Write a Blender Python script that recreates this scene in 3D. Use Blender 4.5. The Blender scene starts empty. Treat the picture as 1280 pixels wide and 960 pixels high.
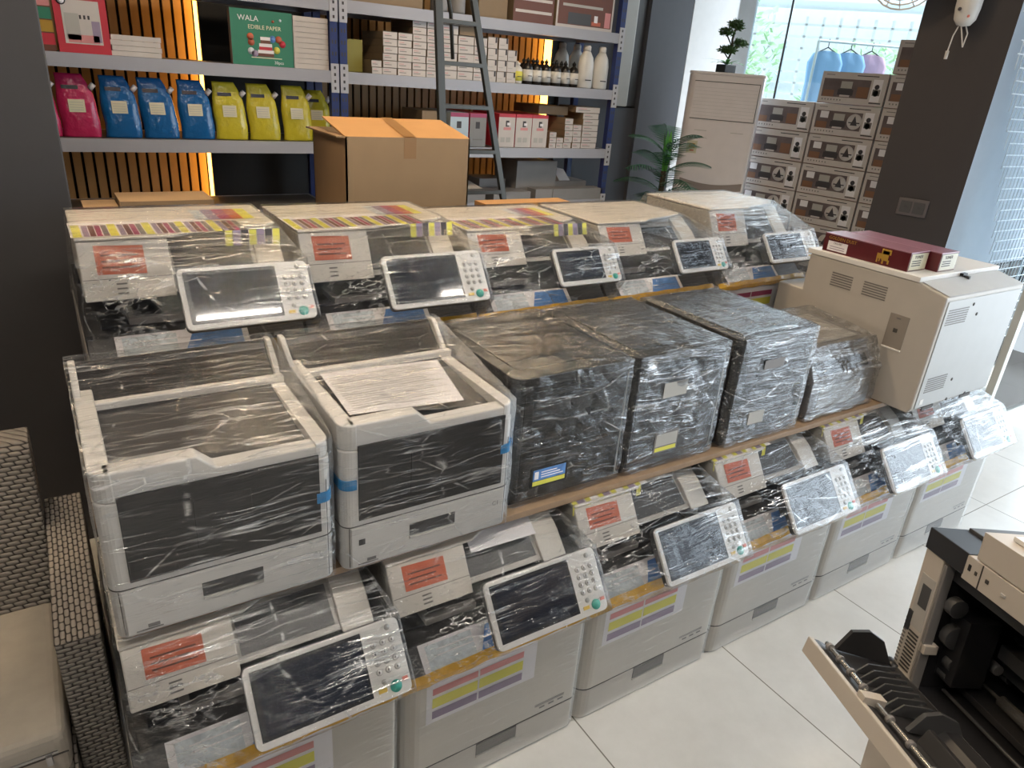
import bpy, bmesh, math, random
from mathutils import Vector, Matrix, noise
rnd = random.Random(7)
C = bpy.context.scene.collection
R = math.radians

# ------------------------------------------------------------------ materials
def nodes(m):
    m.use_nodes = True
    nt = m.node_tree; nt.nodes.clear()
    return nt, nt.nodes, nt.links

def mat(name, col, rough=0.5, metal=0.0, var=0.06, scale=14, bump=0.0, bscale=200, emit=None, estr=0, coat=0.0, spec=0.5, trans=0.0):
    m = bpy.data.materials.new(name)
    nt, N, L = nodes(m)
    out = N.new('ShaderNodeOutputMaterial'); b = N.new('ShaderNodeBsdfPrincipled')
    L.new(b.outputs[0], out.inputs[0])
    tc = N.new('ShaderNodeTexCoord')
    no = N.new('ShaderNodeTexNoise'); no.inputs['Scale'].default_value = scale; no.inputs['Detail'].default_value = 4
    L.new(tc.outputs['Object'], no.inputs['Vector'])
    mx = N.new('ShaderNodeMix'); mx.data_type = 'RGBA'
    a = [max(0, c*(1-var)) for c in col]; z = [min(1, c*(1+var)) for c in col]
    mx.inputs[6].default_value = (*a, 1); mx.inputs[7].default_value = (*z, 1)
    L.new(no.outputs['Fac'], mx.inputs[0]); L.new(mx.outputs[2], b.inputs['Base Color'])
    b.inputs['Roughness'].default_value = rough; b.inputs['Metallic'].default_value = metal
    b.inputs['Coat Weight'].default_value = coat
    b.inputs['Specular IOR Level'].default_value = spec
    b.inputs['Transmission Weight'].default_value = trans
    if bump:
        n2 = N.new('ShaderNodeTexNoise'); n2.inputs['Scale'].default_value = bscale
        L.new(tc.outputs['Object'], n2.inputs['Vector'])
        bp = N.new('ShaderNodeBump'); bp.inputs['Strength'].default_value = bump; bp.inputs['Distance'].default_value = .01
        L.new(n2.outputs['Fac'], bp.inputs['Height']); L.new(bp.outputs[0], b.inputs['Normal'])
    if emit:
        b.inputs['Emission Color'].default_value = (*emit, 1); b.inputs['Emission Strength'].default_value = estr
    return m

def film(name, lo=0.10, hi=0.75, rot=0.2, sx=3.0, sy=60.0, thr=0.52, rough=0.09, seed=0.0, creases=0.5, bump=0.6, fk=.8, fcap=.6, kr=30.0, tint=(.93, .95, .97)):
    """stretch wrap: thin transparent sheet with milky streaks where it folds"""
    m = bpy.data.materials.new(name)
    nt, N, L = nodes(m)
    out = N.new('ShaderNodeOutputMaterial')
    tc = N.new('ShaderNodeTexCoord')
    wn = N.new('ShaderNodeTexNoise'); wn.inputs['Scale'].default_value = 5.0; wn.inputs['Detail'].default_value = 2
    L.new(tc.outputs['Object'], wn.inputs['Vector'])
    sub = N.new('ShaderNodeVectorMath'); sub.operation = 'SUBTRACT'; sub.inputs[1].default_value = (.5, .5, .5)
    L.new(wn.outputs['Color'], sub.inputs[0])
    sc = N.new('ShaderNodeVectorMath'); sc.operation = 'SCALE'; sc.inputs['Scale'].default_value = 0.022
    L.new(sub.outputs[0], sc.inputs[0])
    ad = N.new('ShaderNodeVectorMath'); ad.operation = 'ADD'
    L.new(tc.outputs['Object'], ad.inputs[0]); L.new(sc.outputs[0], ad.inputs[1])
    def streak(rotv, scl, off, det=5):
        mp = N.new('ShaderNodeMapping'); mp.inputs['Rotation'].default_value = rotv
        mp.inputs['Scale'].default_value = scl; mp.inputs['Location'].default_value = (off, off*1.7, off*.3)
        L.new(ad.outputs[0], mp.inputs['Vector'])
        n = N.new('ShaderNodeTexNoise'); n.inputs['Scale'].default_value = 1.0; n.inputs['Detail'].default_value = det
        n.inputs['Roughness'].default_value = .62
        L.new(mp.outputs[0], n.inputs['Vector'])
        return n.outputs['Fac']
    s1 = streak((0.0, rot, 0.12), (sx, sy, sy), seed)
    s2 = streak((0.1, rot-0.55, -0.25), (sx*1.8, sy*.6, sy*.7), seed+4.1)
    s3 = streak((0, 0, 0), (5, 5, 5), seed+9, 3)
    def ramp(src, a, b_, c0=0, c1=1):
        r = N.new('ShaderNodeMapRange'); r.inputs[1].default_value = a; r.inputs[2].default_value = b_
        r.inputs[3].default_value = c0; r.inputs[4].default_value = c1; L.new(src, r.inputs[0]); return r.outputs[0]
    def math_(op, a, b_):
        n = N.new('ShaderNodeMath'); n.operation = op
        for i, v in enumerate((a, b_)):
            if isinstance(v, (int, float)): n.inputs[i].default_value = v
            else: L.new(v, n.inputs[i])
        return n.outputs[0]
    r1 = ramp(s1, thr+.05, thr+.15); r2 = ramp(s2, thr+.08, thr+.16)
    mask = ramp(s3, .40, .60, .10, 1.0)
    def ridge(src, k):
        return math_('POWER', math_('SUBTRACT', 1.0, math_('MINIMUM', math_('ABSOLUTE', math_('MULTIPLY', math_('SUBTRACT', src, .5), k), 0), 1.0)), 2.0)
    s4 = streak((.05, rot*.6, .05), (sx*.55, sy*.55, sy*.55), seed+14.0, 2)
    s5 = streak((.0, rot+.5, -.15), (sx*.6, sy*.4, sy*.4), seed+19.0, 2)
    lines = math_('MAXIMUM', ridge(s4, kr), math_('MULTIPLY', ridge(s5, kr*1.35), .9))
    lines = math_('MULTIPLY', lines, ramp(s1, .44, .56, .05, 1.0))
    st = math_('MULTIPLY', math_('MAXIMUM', math_('MULTIPLY', math_('MAXIMUM', r1, math_('MULTIPLY', r2, .8)), .7), lines), mask)
    # creases: thin bright lines where the film is gathered
    vo = N.new('ShaderNodeTexVoronoi'); vo.feature = 'DISTANCE_TO_EDGE'; vo.inputs['Scale'].default_value = 5.5
    mpv = N.new('ShaderNodeMapping'); mpv.inputs['Location'].default_value = (seed*.7, seed, seed*.2); mpv.inputs['Rotation'].default_value = (.3, .5, .2)
    mpv.inputs['Scale'].default_value = (.8, 1.6, 1.9)
    L.new(ad.outputs[0], mpv.inputs['Vector']); L.new(mpv.outputs[0], vo.inputs['Vector'])
    cr = ramp(vo.outputs['Distance'], .0, .018, creases, 0.0)
    tot = math_('MAXIMUM', st, math_('MULTIPLY', cr, ramp(s2, .45, .6)))
    fac = ramp(tot, 0, 1, lo, hi)
    ht = math_('ADD', math_('ADD', math_('MULTIPLY', s1, 1.0), math_('MULTIPLY', s2, .8)), math_('MULTIPLY', lines, .25))
    bp = N.new('ShaderNodeBump'); bp.inputs['Strength'].default_value = bump; bp.inputs['Distance'].default_value = .01
    L.new(ht, bp.inputs['Height'])
    tr = N.new('ShaderNodeBsdfTransparent'); tr.inputs[0].default_value = (.97, .975, .98, 1)
    gl = N.new('ShaderNodeBsdfGlossy'); gl.inputs['Roughness'].default_value = rough; gl.inputs[0].default_value = (*tint, 1)
    L.new(bp.outputs[0], gl.inputs['Normal'])
    df = N.new('ShaderNodeBsdfDiffuse'); df.inputs[0].default_value = (.86, .87, .88, 1)
    tl = N.new('ShaderNodeBsdfTranslucent'); tl.inputs[0].default_value = (.8, .8, .8, 1)
    L.new(bp.outputs[0], df.inputs['Normal'])
    fr = N.new('ShaderNodeFresnel'); fr.inputs['IOR'].default_value = 1.5; L.new(bp.outputs[0], fr.inputs['Normal'])
    milky = N.new('ShaderNodeMixShader'); milky.inputs[0].default_value = .55
    L.new(df.outputs[0], milky.inputs[1]); L.new(gl.outputs[0], milky.inputs[2])
    mxa = N.new('ShaderNodeMixShader')
    L.new(fac, mxa.inputs[0]); L.new(tr.outputs[0], mxa.inputs[1]); L.new(milky.outputs[0], mxa.inputs[2])
    mxb = N.new('ShaderNodeMixShader')
    L.new(math_('MINIMUM', math_('MULTIPLY', fr.outputs[0], fk), fcap), mxb.inputs[0])
    L.new(mxa.outputs[0], mxb.inputs[1]); L.new(gl.outputs[0], mxb.inputs[2])
    L.new(mxb.outputs[0], out.inputs[0])
    return m

M = {}
M['pcream'] = mat('printer_cream_plastic', (.60, .565, .51), .38, bump=.05, bscale=600)
M['pcream2'] = mat('printer_cream_cassette', (.56, .525, .475), .4, bump=.05, bscale=600)
M['pgrey'] = mat('printer_warm_grey', (.42, .40, .37), .4)
M['lid'] = mat('platen_cover_white', (.66, .62, .56), .38)
M['pwhite'] = mat('printer_white_plastic', (.72, .70, .67), .34)
M['black'] = mat('black_plastic', (.018, .018, .02), .33)
M['tray'] = mat('black_tray_plastic', (.03, .029, .03), .42)
M['dark'] = mat('dark_grey_plastic', (.06, .06, .062), .4)
M['mid'] = mat('mid_grey_plastic', (.19, .18, .175), .45)
M['slot'] = mat('recess_grey', (.16, .15, .14), .5)
M['seam'] = mat('dark_seam', (.05, .045, .04), .6)
M['screen'] = mat('panel_screen_glass', (.02, .023, .035), .07, var=.02, coat=.5)
M['screenrim'] = mat('panel_screen_bezel', (.03, .03, .034), .25)
M['btn'] = mat('panel_button_grey', (.42, .41, .38), .5)
M['btng'] = mat('panel_button_green', (.05, .42, .33), .4)
M['btnr'] = mat('panel_button_red', (.75, .25, .2), .5)
M['btny'] = mat('panel_button_amber', (.75, .52, .1), .5)
M['ink'] = mat('printed_ink', (.05, .045, .05), .6)
M['paper'] = mat('white_paper', (.80, .78, .80), .6)
M['orange'] = mat('orange_warning_sticker', (.50, .12, .06), .5)
M['yel'] = mat('sticker_yellow', (.70, .66, .10), .5)
M['mag'] = mat('sticker_magenta', (.36, .05, .13), .5)
M['pur'] = mat('sticker_purple', (.30, .24, .34), .5)
M['blu'] = mat('sticker_blue', (.10, .24, .55), .5, var=.5, scale=50)
M['cyan'] = mat('sticker_cyan', (.58, .64, .72), .5, var=.5, scale=60)
M['tape'] = mat('amber_packing_tape', (.60, .34, .04), .22, var=.3, scale=60)
M['bluetape'] = mat('blue_packing_tape', (.03, .26, .55), .3, var=.1)
M['kblack'] = mat('compact_printer_black', (.022, .022, .025), .3)
M['ktop'] = mat('compact_printer_top', (.05, .048, .046), .35)
M['wood'] = None
M['board'] = mat('fibreboard_edge', (.30, .20, .12), .55, var=.2, scale=40)
M['cardb'] = mat('brown_cardboard', (.33, .215, .115), .75, var=.1, scale=9)
M['cardt'] = mat('brown_cardboard_warm_lit', (.48, .26, .10), .7, var=.1, scale=9)  # more orange copy of the cardboard, with the warm light painted in
M['cardtape'] = mat('carton_tape', (.30, .16, .06), .35)
M['beam'] = mat('shelf_beam_grey', (.36, .37, .42), .38, var=.04)
M['shelfdk'] = mat('shelf_deck', (.10, .095, .09), .6)
M['post'] = mat('shelf_post_blue', (.018, .035, .15), .35)
M['clip'] = mat('shelf_clip_light', (.45, .46, .5), .4)
M['lad'] = mat('ladder_grey_metal', (.055, .055, .05), .35, metal=.5)
M['ladrub'] = mat('ladder_rubber', (.02, .02, .02), .7)
M['slat'] = mat('wood_slat', (.36, .225, .095), .5, var=.25, scale=6)
M['slatback'] = mat('slat_felt_black', (.008, .007, .006), .9)
M['wallb'] = mat('dark_panel_wall', (.02, .02, .02), .55)
M['wallg'] = mat('slate_grey_wall', (.085, .088, .10), .7)
M['pillar'] = mat('charcoal_painted_pillar', (.055, .053, .055), .65)
M['pillar2'] = mat('brown_charcoal_pillar', (.034, .029, .030), .65)
M['whitew'] = mat('white_wall', (.80, .80, .80), .6)
M['bluew'] = mat('pale_blue_wall_and_daylit_face', (.32, .37, .43), .5)
M['ceil'] = mat('ceiling_paint', (.10, .10, .10), .8)
M['cush'] = mat('cushion_fabric', (.33, .30, .26), .85, var=.12, scale=30, bump=.25, bscale=900)
M['zip'] = mat('zip_metal', (.35, .35, .36), .3, metal=.9)
M['pm'] = mat('pouch_magenta', (.42, .02, .09), .18, var=.15, bump=.5, bscale=28)
M['pb'] = mat('pouch_blue', (.008, .10, .30), .18, var=.2, bump=.5, bscale=28)
M['py'] = mat('pouch_yellow', (.50, .43, .03), .18, var=.15, bump=.5, bscale=28)
M['pdark'] = mat('pouch_band', (.02, .02, .03), .4)
M['plab'] = mat('pouch_label', (.60, .57, .42), .5)
M['cap'] = mat('pouch_cap', (.65, .6, .6), .4)
M['boxw'] = mat('small_box_card', (.56, .52, .49), .6, var=.1)
M['boxs'] = mat('small_box_kraft', (.25, .18, .11), .7, var=.1)
M['boxg'] = mat('grey_box_card', (.24, .235, .235), .6, var=.1)
M['red'] = mat('red_card', (.50, .03, .05), .5)
M['green'] = mat('green_card', (.03, .20, .12), .45)
M['gtext'] = mat('card_cream_print', (.75, .7, .5), .5)
M['brown'] = mat('brown_print', (.14, .05, .03), .5)
M['pink'] = mat('pink_print', (.62, .25, .25), .5)
M['maroon'] = mat('maroon_card', (.095, .010, .014), .3)
M['gold'] = mat('gold_print', (.50, .30, .05), .35, metal=.3)
M['plast'] = mat('bottle_white_plastic', (.66, .65, .62), .35)
M['bbrown'] = mat('bottle_black', (.015, .013, .012), .3)
M['acw'] = mat('air_conditioner_white', (.80, .75, .75), .35)
M['acg'] = mat('air_conditioner_band', (.30, .25, .23), .35)
M['leaf'] = mat('bonsai_leaf', (.06, .13, .03), .6, var=.5, scale=40)
M['leaf2'] = mat('fern_leaf', (.025, .10, .05), .5, var=.5, scale=20)
M['leaf3'] = mat('bright_leaf', (.08, .30, .05), .5, var=.4, scale=20)
M['trunk'] = mat('plant_stem', (.06, .045, .025), .8)
M['steel'] = mat('white_coated_wire', (.62, .68, .72), .4)
M['alu'] = mat('door_frame_aluminium', (.55, .56, .52), .35, metal=.3)
M['cloth_b'] = mat('blue_cloth', (.28, .46, .66), .8)
M['cloth_p'] = mat('pink_cloth', (.66, .42, .54), .8)
M['outw'] = mat('facade_white', (.85, .87, .85), .7)
M['outg'] = mat('hedge_green', (.42, .60, .34), .8, var=.5, scale=8)
M['pave'] = mat('outdoor_paving', (.65, .68, .70), .7)
M['shut'] = mat('corrugated_sheet', (.60, .70, .74), .5)
M['devw'] = mat('wall_device_white', (.62, .60, .57), .4)
M['outlet'] = mat('outlet_plate', (.10, .085, .085), .35)
M['opcream'] = mat('open_printer_cream', (.50, .45, .39), .4)
M['ochr'] = mat('roller_metal', (.45, .44, .42), .25, metal=.8)

def glassmat(name, tint=(.9, .97, 1), fac=.10):
    m = bpy.data.materials.new(name); nt, N, L = nodes(m)
    out = N.new('ShaderNodeOutputMaterial'); tr = N.new('ShaderNodeBsdfTransparent'); gl = N.new('ShaderNodeBsdfGlossy')
    tr.inputs[0].default_value = (*tint, 1); gl.inputs['Roughness'].default_value = .03
    lw = N.new('ShaderNodeFresnel'); lw.inputs['IOR'].default_value = 1.45
    n = N.new('ShaderNodeTexNoise'); n.inputs['Scale'].default_value = 3
    mx = N.new('ShaderNodeMixShader'); L.new(lw.outputs[0], mx.inputs[0]); L.new(tr.outputs[0], mx.inputs[1]); L.new(gl.outputs[0], mx.inputs[2])
    L.new(mx.outputs[0], out.inputs[0]); return m
M['glass'] = glassmat('shop_window_glass')

def emitmat(name, col, s):
    m = bpy.data.materials.new(name); nt, N, L = nodes(m)
    out = N.new('ShaderNodeOutputMaterial'); e = N.new('ShaderNodeEmission'); e.inputs[0].default_value = (*col, 1); e.inputs[1].default_value = s
    L.new(e.outputs[0], out.inputs[0]); return m

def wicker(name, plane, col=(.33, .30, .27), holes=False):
    m = bpy.data.materials.new(name); nt, N, L = nodes(m)
    out = N.new('ShaderNodeOutputMaterial'); b = N.new('ShaderNodeBsdfPrincipled'); L.new(b.outputs[0], out.inputs[0])
    tc = N.new('ShaderNodeTexCoord'); sp = N.new('ShaderNodeSeparateXYZ'); L.new(tc.outputs['Object'], sp.inputs[0])
    cb = N.new('ShaderNodeCombineXYZ')
    if plane == 'top':
        L.new(sp.outputs[0], cb.inputs[1]); L.new(sp.outputs[1], cb.inputs[0])
    else:
        a = N.new('ShaderNodeMath'); a.operation = 'ADD'; L.new(sp.outputs[0], a.inputs[0]); L.new(sp.outputs[1], a.inputs[1])
        L.new(a.outputs[0], cb.inputs[0]); L.new(sp.outputs[2], cb.inputs[1])
    sp2 = N.new('ShaderNodeSeparateXYZ'); L.new(cb.outputs[0], sp2.inputs[0])
    def mt_(op, a_, b_=0):
        n = N.new('ShaderNodeMath'); n.operation = op
        for i, v in enumerate((a_, b_)):
            if isinstance(v, (int, float)): n.inputs[i].default_value = v
            else: L.new(v, n.inputs[i])
        return n.outputs[0]
    v_ = mt_('DIVIDE', sp2.outputs[1], .0098); row = mt_('FLOOR', v_); fr_ = mt_('SUBTRACT', v_, row)
    odd = mt_('MULTIPLY', mt_('ABSOLUTE', mt_('MODULO', row, 2)), .5)
    u_ = mt_('ADD', mt_('DIVIDE', sp2.outputs[0], .026), odd)
    hx = mt_('ABSOLUTE', mt_('SINE', mt_('MULTIPLY', u_, math.pi))); hz = mt_('SINE', mt_('MULTIPLY', fr_, math.pi))
    hh = mt_('POWER', mt_('MULTIPLY', mt_('POWER', hx, .45), mt_('POWER', hz, .5)), 1.0)
    rp = N.new('ShaderNodeValToRGB'); rp.color_ramp.elements[0].position = .25; rp.color_ramp.elements[0].color = (.022, .018, .015, 1)
    rp.color_ramp.elements[1].position = .62; rp.color_ramp.elements[1].color = (*col, 1)
    L.new(hh, rp.inputs[0]); L.new(rp.outputs[0], b.inputs['Base Color']); b.inputs['Roughness'].default_value = .45
    bp = N.new('ShaderNodeBump'); bp.inputs['Strength'].default_value = .9; bp.inputs['Distance'].default_value = .005
    L.new(hh, bp.inputs['Height']); L.new(bp.outputs[0], b.inputs['Normal'])
    return m
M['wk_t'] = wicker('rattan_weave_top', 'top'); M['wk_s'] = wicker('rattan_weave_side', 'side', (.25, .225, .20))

def floormat():
    m = bpy.data.materials.new('cream_floor_tiles'); nt, N, L = nodes(m)
    out = N.new('ShaderNodeOutputMaterial'); b = N.new('ShaderNodeBsdfPrincipled'); L.new(b.outputs[0], out.inputs[0])
    tc = N.new('ShaderNodeTexCoord'); mp = N.new('ShaderNodeMapping'); mp.inputs['Location'].default_value = (-.432, .10, 0)
    L.new(tc.outputs['Object'], mp.inputs[0])
    br = N.new('ShaderNodeTexBrick'); L.new(mp.outputs[0], br.inputs['Vector']); br.offset = 0; br.inputs['Scale'].default_value = 1
    br.inputs['Brick Width'].default_value = .6; br.inputs['Row Height'].default_value = 1.2
    br.inputs['Mortar Size'].default_value = .0022; br.inputs['Mortar Smooth'].default_value = .2
    no = N.new('ShaderNodeTexNoise'); no.inputs['Scale'].default_value = 2.2; no.inputs['Detail'].default_value = 8; no.inputs['Roughness'].default_value = .7
    L.new(tc.outputs['Object'], no.inputs['Vector'])
    rp = N.new('ShaderNodeValToRGB'); rp.color_ramp.elements[0].position = .35; rp.color_ramp.elements[0].color = (.58, .56, .52, 1)
    rp.color_ramp.elements[1].position = .7; rp.color_ramp.elements[1].color = (.70, .68, .64, 1)
    L.new(no.outputs['Fac'], rp.inputs[0]); L.new(rp.outputs[0], br.inputs['Color1']); L.new(rp.outputs[0], br.inputs['Color2'])
    br.inputs['Mortar'].default_value = (.16, .14, .11, 1)
    L.new(br.outputs['Color'], b.inputs['Base Color']); b.inputs['Roughness'].default_value = .32
    return m
M['floor'] = floormat()

# ------------------------------------------------------------------ mesh builder
class MB:
    def __init__(s): s.v = []; s.f = []; s.mi = []; s.m = []; s.sm = []
    def _m(s, mt):
        if mt not in s.m: s.m.append(mt)
        return s.m.index(mt)
    def poly(s, pts, faces, mt, xf=None, smooth=False):
        o = len(s.v); k = s._m(mt)
        for p in pts:
            p = Vector(p); s.v.append(xf @ p if xf is not None else p)
        for f in faces: s.f.append([o+i for i in f]); s.mi.append(k); s.sm.append(smooth)
        return s
    def box(s, lo, hi, mt, xf=None):
        x0, y0, z0 = lo; x1, y1, z1 = hi
        P = [(x0,y0,z0),(x1,y0,z0),(x1,y1,z0),(x0,y1,z0),(x0,y0,z1),(x1,y0,z1),(x1,y1,z1),(x0,y1,z1)]
        return s.poly(P, [(0,3,2,1),(4,5,6,7),(0,1,5,4),(1,2,6,5),(2,3,7,6),(3,0,4,7)], mt, xf)
    def prism(s, pts, axis, a, b, mt, xf=None, smooth=False):
        """pts: closed 2-D outline; axis 'x': pts=(y,z); 'y': (x,z); 'z': (x,y)"""
        n = len(pts)
        def mk(p, t):
            return {'x': (t, p[0], p[1]), 'y': (p[0], t, p[1]), 'z': (p[0], p[1], t)}[axis]
        P = [mk(p, a) for p in pts] + [mk(p, b) for p in pts]
        F = [tuple(range(n)), tuple(range(2*n-1, n-1, -1))]
        F += [(i, i+n, (i+1) % n+n, (i+1) % n) for i in range(n)]
        area = sum(pts[i][0]*pts[(i+1) % n][1]-pts[(i+1) % n][0]*pts[i][1] for i in range(n))
        flip = (area > 0) == (axis != 'y')
        if (b < a): flip = not flip
        if flip: F = [tuple(reversed(f)) for f in F]
        return s.poly(P, F, mt, xf, smooth)
    def cyl(s, p0, p1, r0, mt, r1=None, n=16, xf=None, caps=True):
        p0 = Vector(p0); p1 = Vector(p1); r1 = r0 if r1 is None else r1
        d = (p1-p0).normalized(); a = d.orthogonal().normalized(); b = d.cross(a)
        P = []
        for p, r in ((p0, r0), (p1, r1)):
            for i in range(n):
                t = 2*math.pi*i/n; P.append(p+a*math.cos(t)*r+b*math.sin(t)*r)
        F = [(i, (i+1) % n, (i+1) % n+n, i+n) for i in range(n)]
        if caps: F += [tuple(range(n-1, -1, -1)), tuple(range(n, 2*n))]
        return s.poly(P, F, mt, xf, n > 8)
    def tube(s, path, r, mt, n=8, xf=None):
        for i in range(len(path)-1): s.cyl(path[i], path[i+1], r, mt, n=n, xf=xf)
        return s
    def lathe(s, prof, mt, c=(0,0,0), n=20, xf=None, sx=1, sy=1):
        P = []; F = []
        for r, z in prof:
            for i in range(n):
                t = 2*math.pi*i/n; P.append((c[0]+r*math.cos(t)*sx, c[1]+r*math.sin(t)*sy, c[2]+z))
        for k in range(len(prof)-1):
            for i in range(n): F.append((k*n+i, k*n+(i+1) % n, (k+1)*n+(i+1) % n, (k+1)*n+i))
        F.append(tuple(range(n-1, -1, -1))); F.append(tuple(range((len(prof)-1)*n, len(prof)*n)))
        return s.poly(P, F, mt, xf, True)
    def quad(s, a, b, c, d, mt, xf=None): return s.poly([a, b, c, d], [(0,1,2,3)], mt, xf)
    def text(s, body, size, mt, xf, ax='CENTER'):
        """flat lettering; xf maps the local x,y plane into place"""
        cu = bpy.data.curves.new('lettering', 'FONT'); cu.body = body; cu.size = size; cu.align_x = ax; cu.extrude = .0002; cu.resolution_u = 2
        ob = bpy.data.objects.new('lettering', cu); me = bpy.data.meshes.new_from_object(ob)
        s.poly([v.co for v in me.vertices], [tuple(p.vertices) for p in me.polygons], mt, xf)
        bpy.data.objects.remove(ob); bpy.data.curves.remove(cu); bpy.data.meshes.remove(me)
        return s
    def build(s, name, parent=None, bevel=0, seg=2, sub=0, solid=0):
        me = bpy.data.meshes.new(name); me.from_pydata([tuple(v) for v in s.v], [], s.f)
        for m in s.m: me.materials.append(m)
        me.polygons.foreach_set('material_index', s.mi); me.polygons.foreach_set('use_smooth', s.sm)
        me.update()
        o = bpy.data.objects.new(name, me); C.objects.link(o)
        if parent: o.parent = parent
        if solid: md = o.modifiers.new('th', 'SOLIDIFY'); md.thickness = solid
        if bevel:
            md = o.modifiers.new('bv', 'BEVEL'); md.width = bevel; md.segments = seg; md.limit_method = 'ANGLE'; md.angle_limit = R(35); md.harden_normals = False
        if sub: md = o.modifiers.new('ss', 'SUBSURF'); md.levels = sub; md.render_levels = sub
        return o

def frontxf(x, y, z, size=1):          # lettering that faces -Y
    return Matrix.Translation((x, y, z)) @ Matrix.Rotation(R(90), 4, 'X')
def leftxf(x, y, z):                   # lettering that faces -X, reading towards -Y
    return Matrix.Translation((x, y, z)) @ Matrix.Rotation(R(-90), 4, 'Z') @ Matrix.Rotation(R(90), 4, 'X')

def thing(name, label, cat, loc=(0,0,0), rz=0, group=None):
    o = bpy.data.objects.new(name, None); C.objects.link(o); o.location = loc; o.rotation_euler = (0, 0, rz)
    o.empty_display_size = .05
    o['label'] = label; o['category'] = cat
    if group: o['group'] = group
    return o
def tag(o, label, cat, group=None):
    o['label'] = label; o['category'] = cat
    if group: o['group'] = group
    return o
def struct(mb, name, parent=None, **k):
    o = mb.build(name, parent, **k)
    if parent is None: o['kind'] = 'structure'
    return o
def put(o, loc=(0,0,0), rz=0):
    o.location = loc; o.rotation_euler = (0, 0, rz); return o
def dup(root, loc, rz=0, label=None, group=None):
    r = root.copy(); C.objects.link(r); r.location = loc; r.rotation_euler = (0, 0, rz)
    if label: r['label'] = label
    if group: r['group'] = group
    for ch in list(root.children):
        c = ch.copy(); C.objects.link(c); c.parent = r
        for g in ch.children:
            d = g.copy(); C.objects.link(d); d.parent = c
    return r

def hull(name, pts, parent, mt, off=.004, cut=None, cuts=0, sag=0.0):
    """a film pulled tight over the outermost points of a machine"""
    bm = bmesh.new()
    for p in pts:
        for dx in (-off, off):
            for dy in (-off, off):
                for dz in (-off, off): bm.verts.new((p[0]+dx, p[1]+dy, p[2]+dz))
    g = bmesh.ops.convex_hull(bm, input=bm.verts)
    bad = list({e for e in g['geom_interior']+g['geom_unused'] if isinstance(e, bmesh.types.BMVert)})
    bmesh.ops.delete(bm, geom=bad, context='VERTS')
    zmin = min(v.co.z for v in bm.verts)
    dl = [f for f in bm.faces if all(v.co.z < zmin+.02 for v in f.verts)]
    bmesh.ops.delete(bm, geom=dl, context='FACES')
    bmesh.ops.recalc_face_normals(bm, faces=bm.faces)
    bmesh.ops.dissolve_limit(bm, angle_limit=R(4), verts=bm.verts, edges=bm.edges)
    bmesh.ops.triangulate(bm, faces=[f for f in bm.faces if len(f.verts) > 4])
    for k in range(cuts):
        bmesh.ops.subdivide_edges(bm, edges=[e for e in bm.edges if e.calc_length() > .035], cuts=1, use_grid_fill=True)
        bmesh.ops.triangulate(bm, faces=[f for f in bm.faces if len(f.verts) > 4])
    if sag:
        bm.normal_update()
        sd = rnd.random()*50
        for v in bm.verts:
            q = v.co*9+Vector((sd, sd, sd))
            v.co += v.normal*(abs(noise.noise(q))*sag + abs(noise.noise(Vector((v.co.x*6, v.co.y*45+v.co.x*14, v.co.z*45))+Vector((sd, 0, 0))))*sag*.8)
    me = bpy.data.meshes.new(name); bm.to_mesh(me); bm.free()
    me.materials.append(mt)
    for p in me.polygons: p.use_smooth = False
    o = bpy.data.objects.new(name, me); C.objects.link(o); o.parent = parent
    return o

def rrect(x0, y0, x1, y1, r=(0,0,0,0), n=6):
    """outline counter-clockwise from front-left; r = radii fl, fr, br, bl"""
    out = []
    for (cx, cy, a0, rr) in ((x0, y0, 180, r[0]), (x1, y0, 270, r[1]), (x1, y1, 0, r[2]), (x0, y1, 90, r[3])):
        if rr <= 0: out.append((cx, cy)); continue
        ox = cx+(rr if cx == x0 else -rr); oy = cy+(rr if cy == y0 else -rr)
        for i in range(n+1):
            t = R(a0+90*i/n); out.append((ox+rr*math.cos(t), oy+rr*math.sin(t)))
    return out

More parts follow.
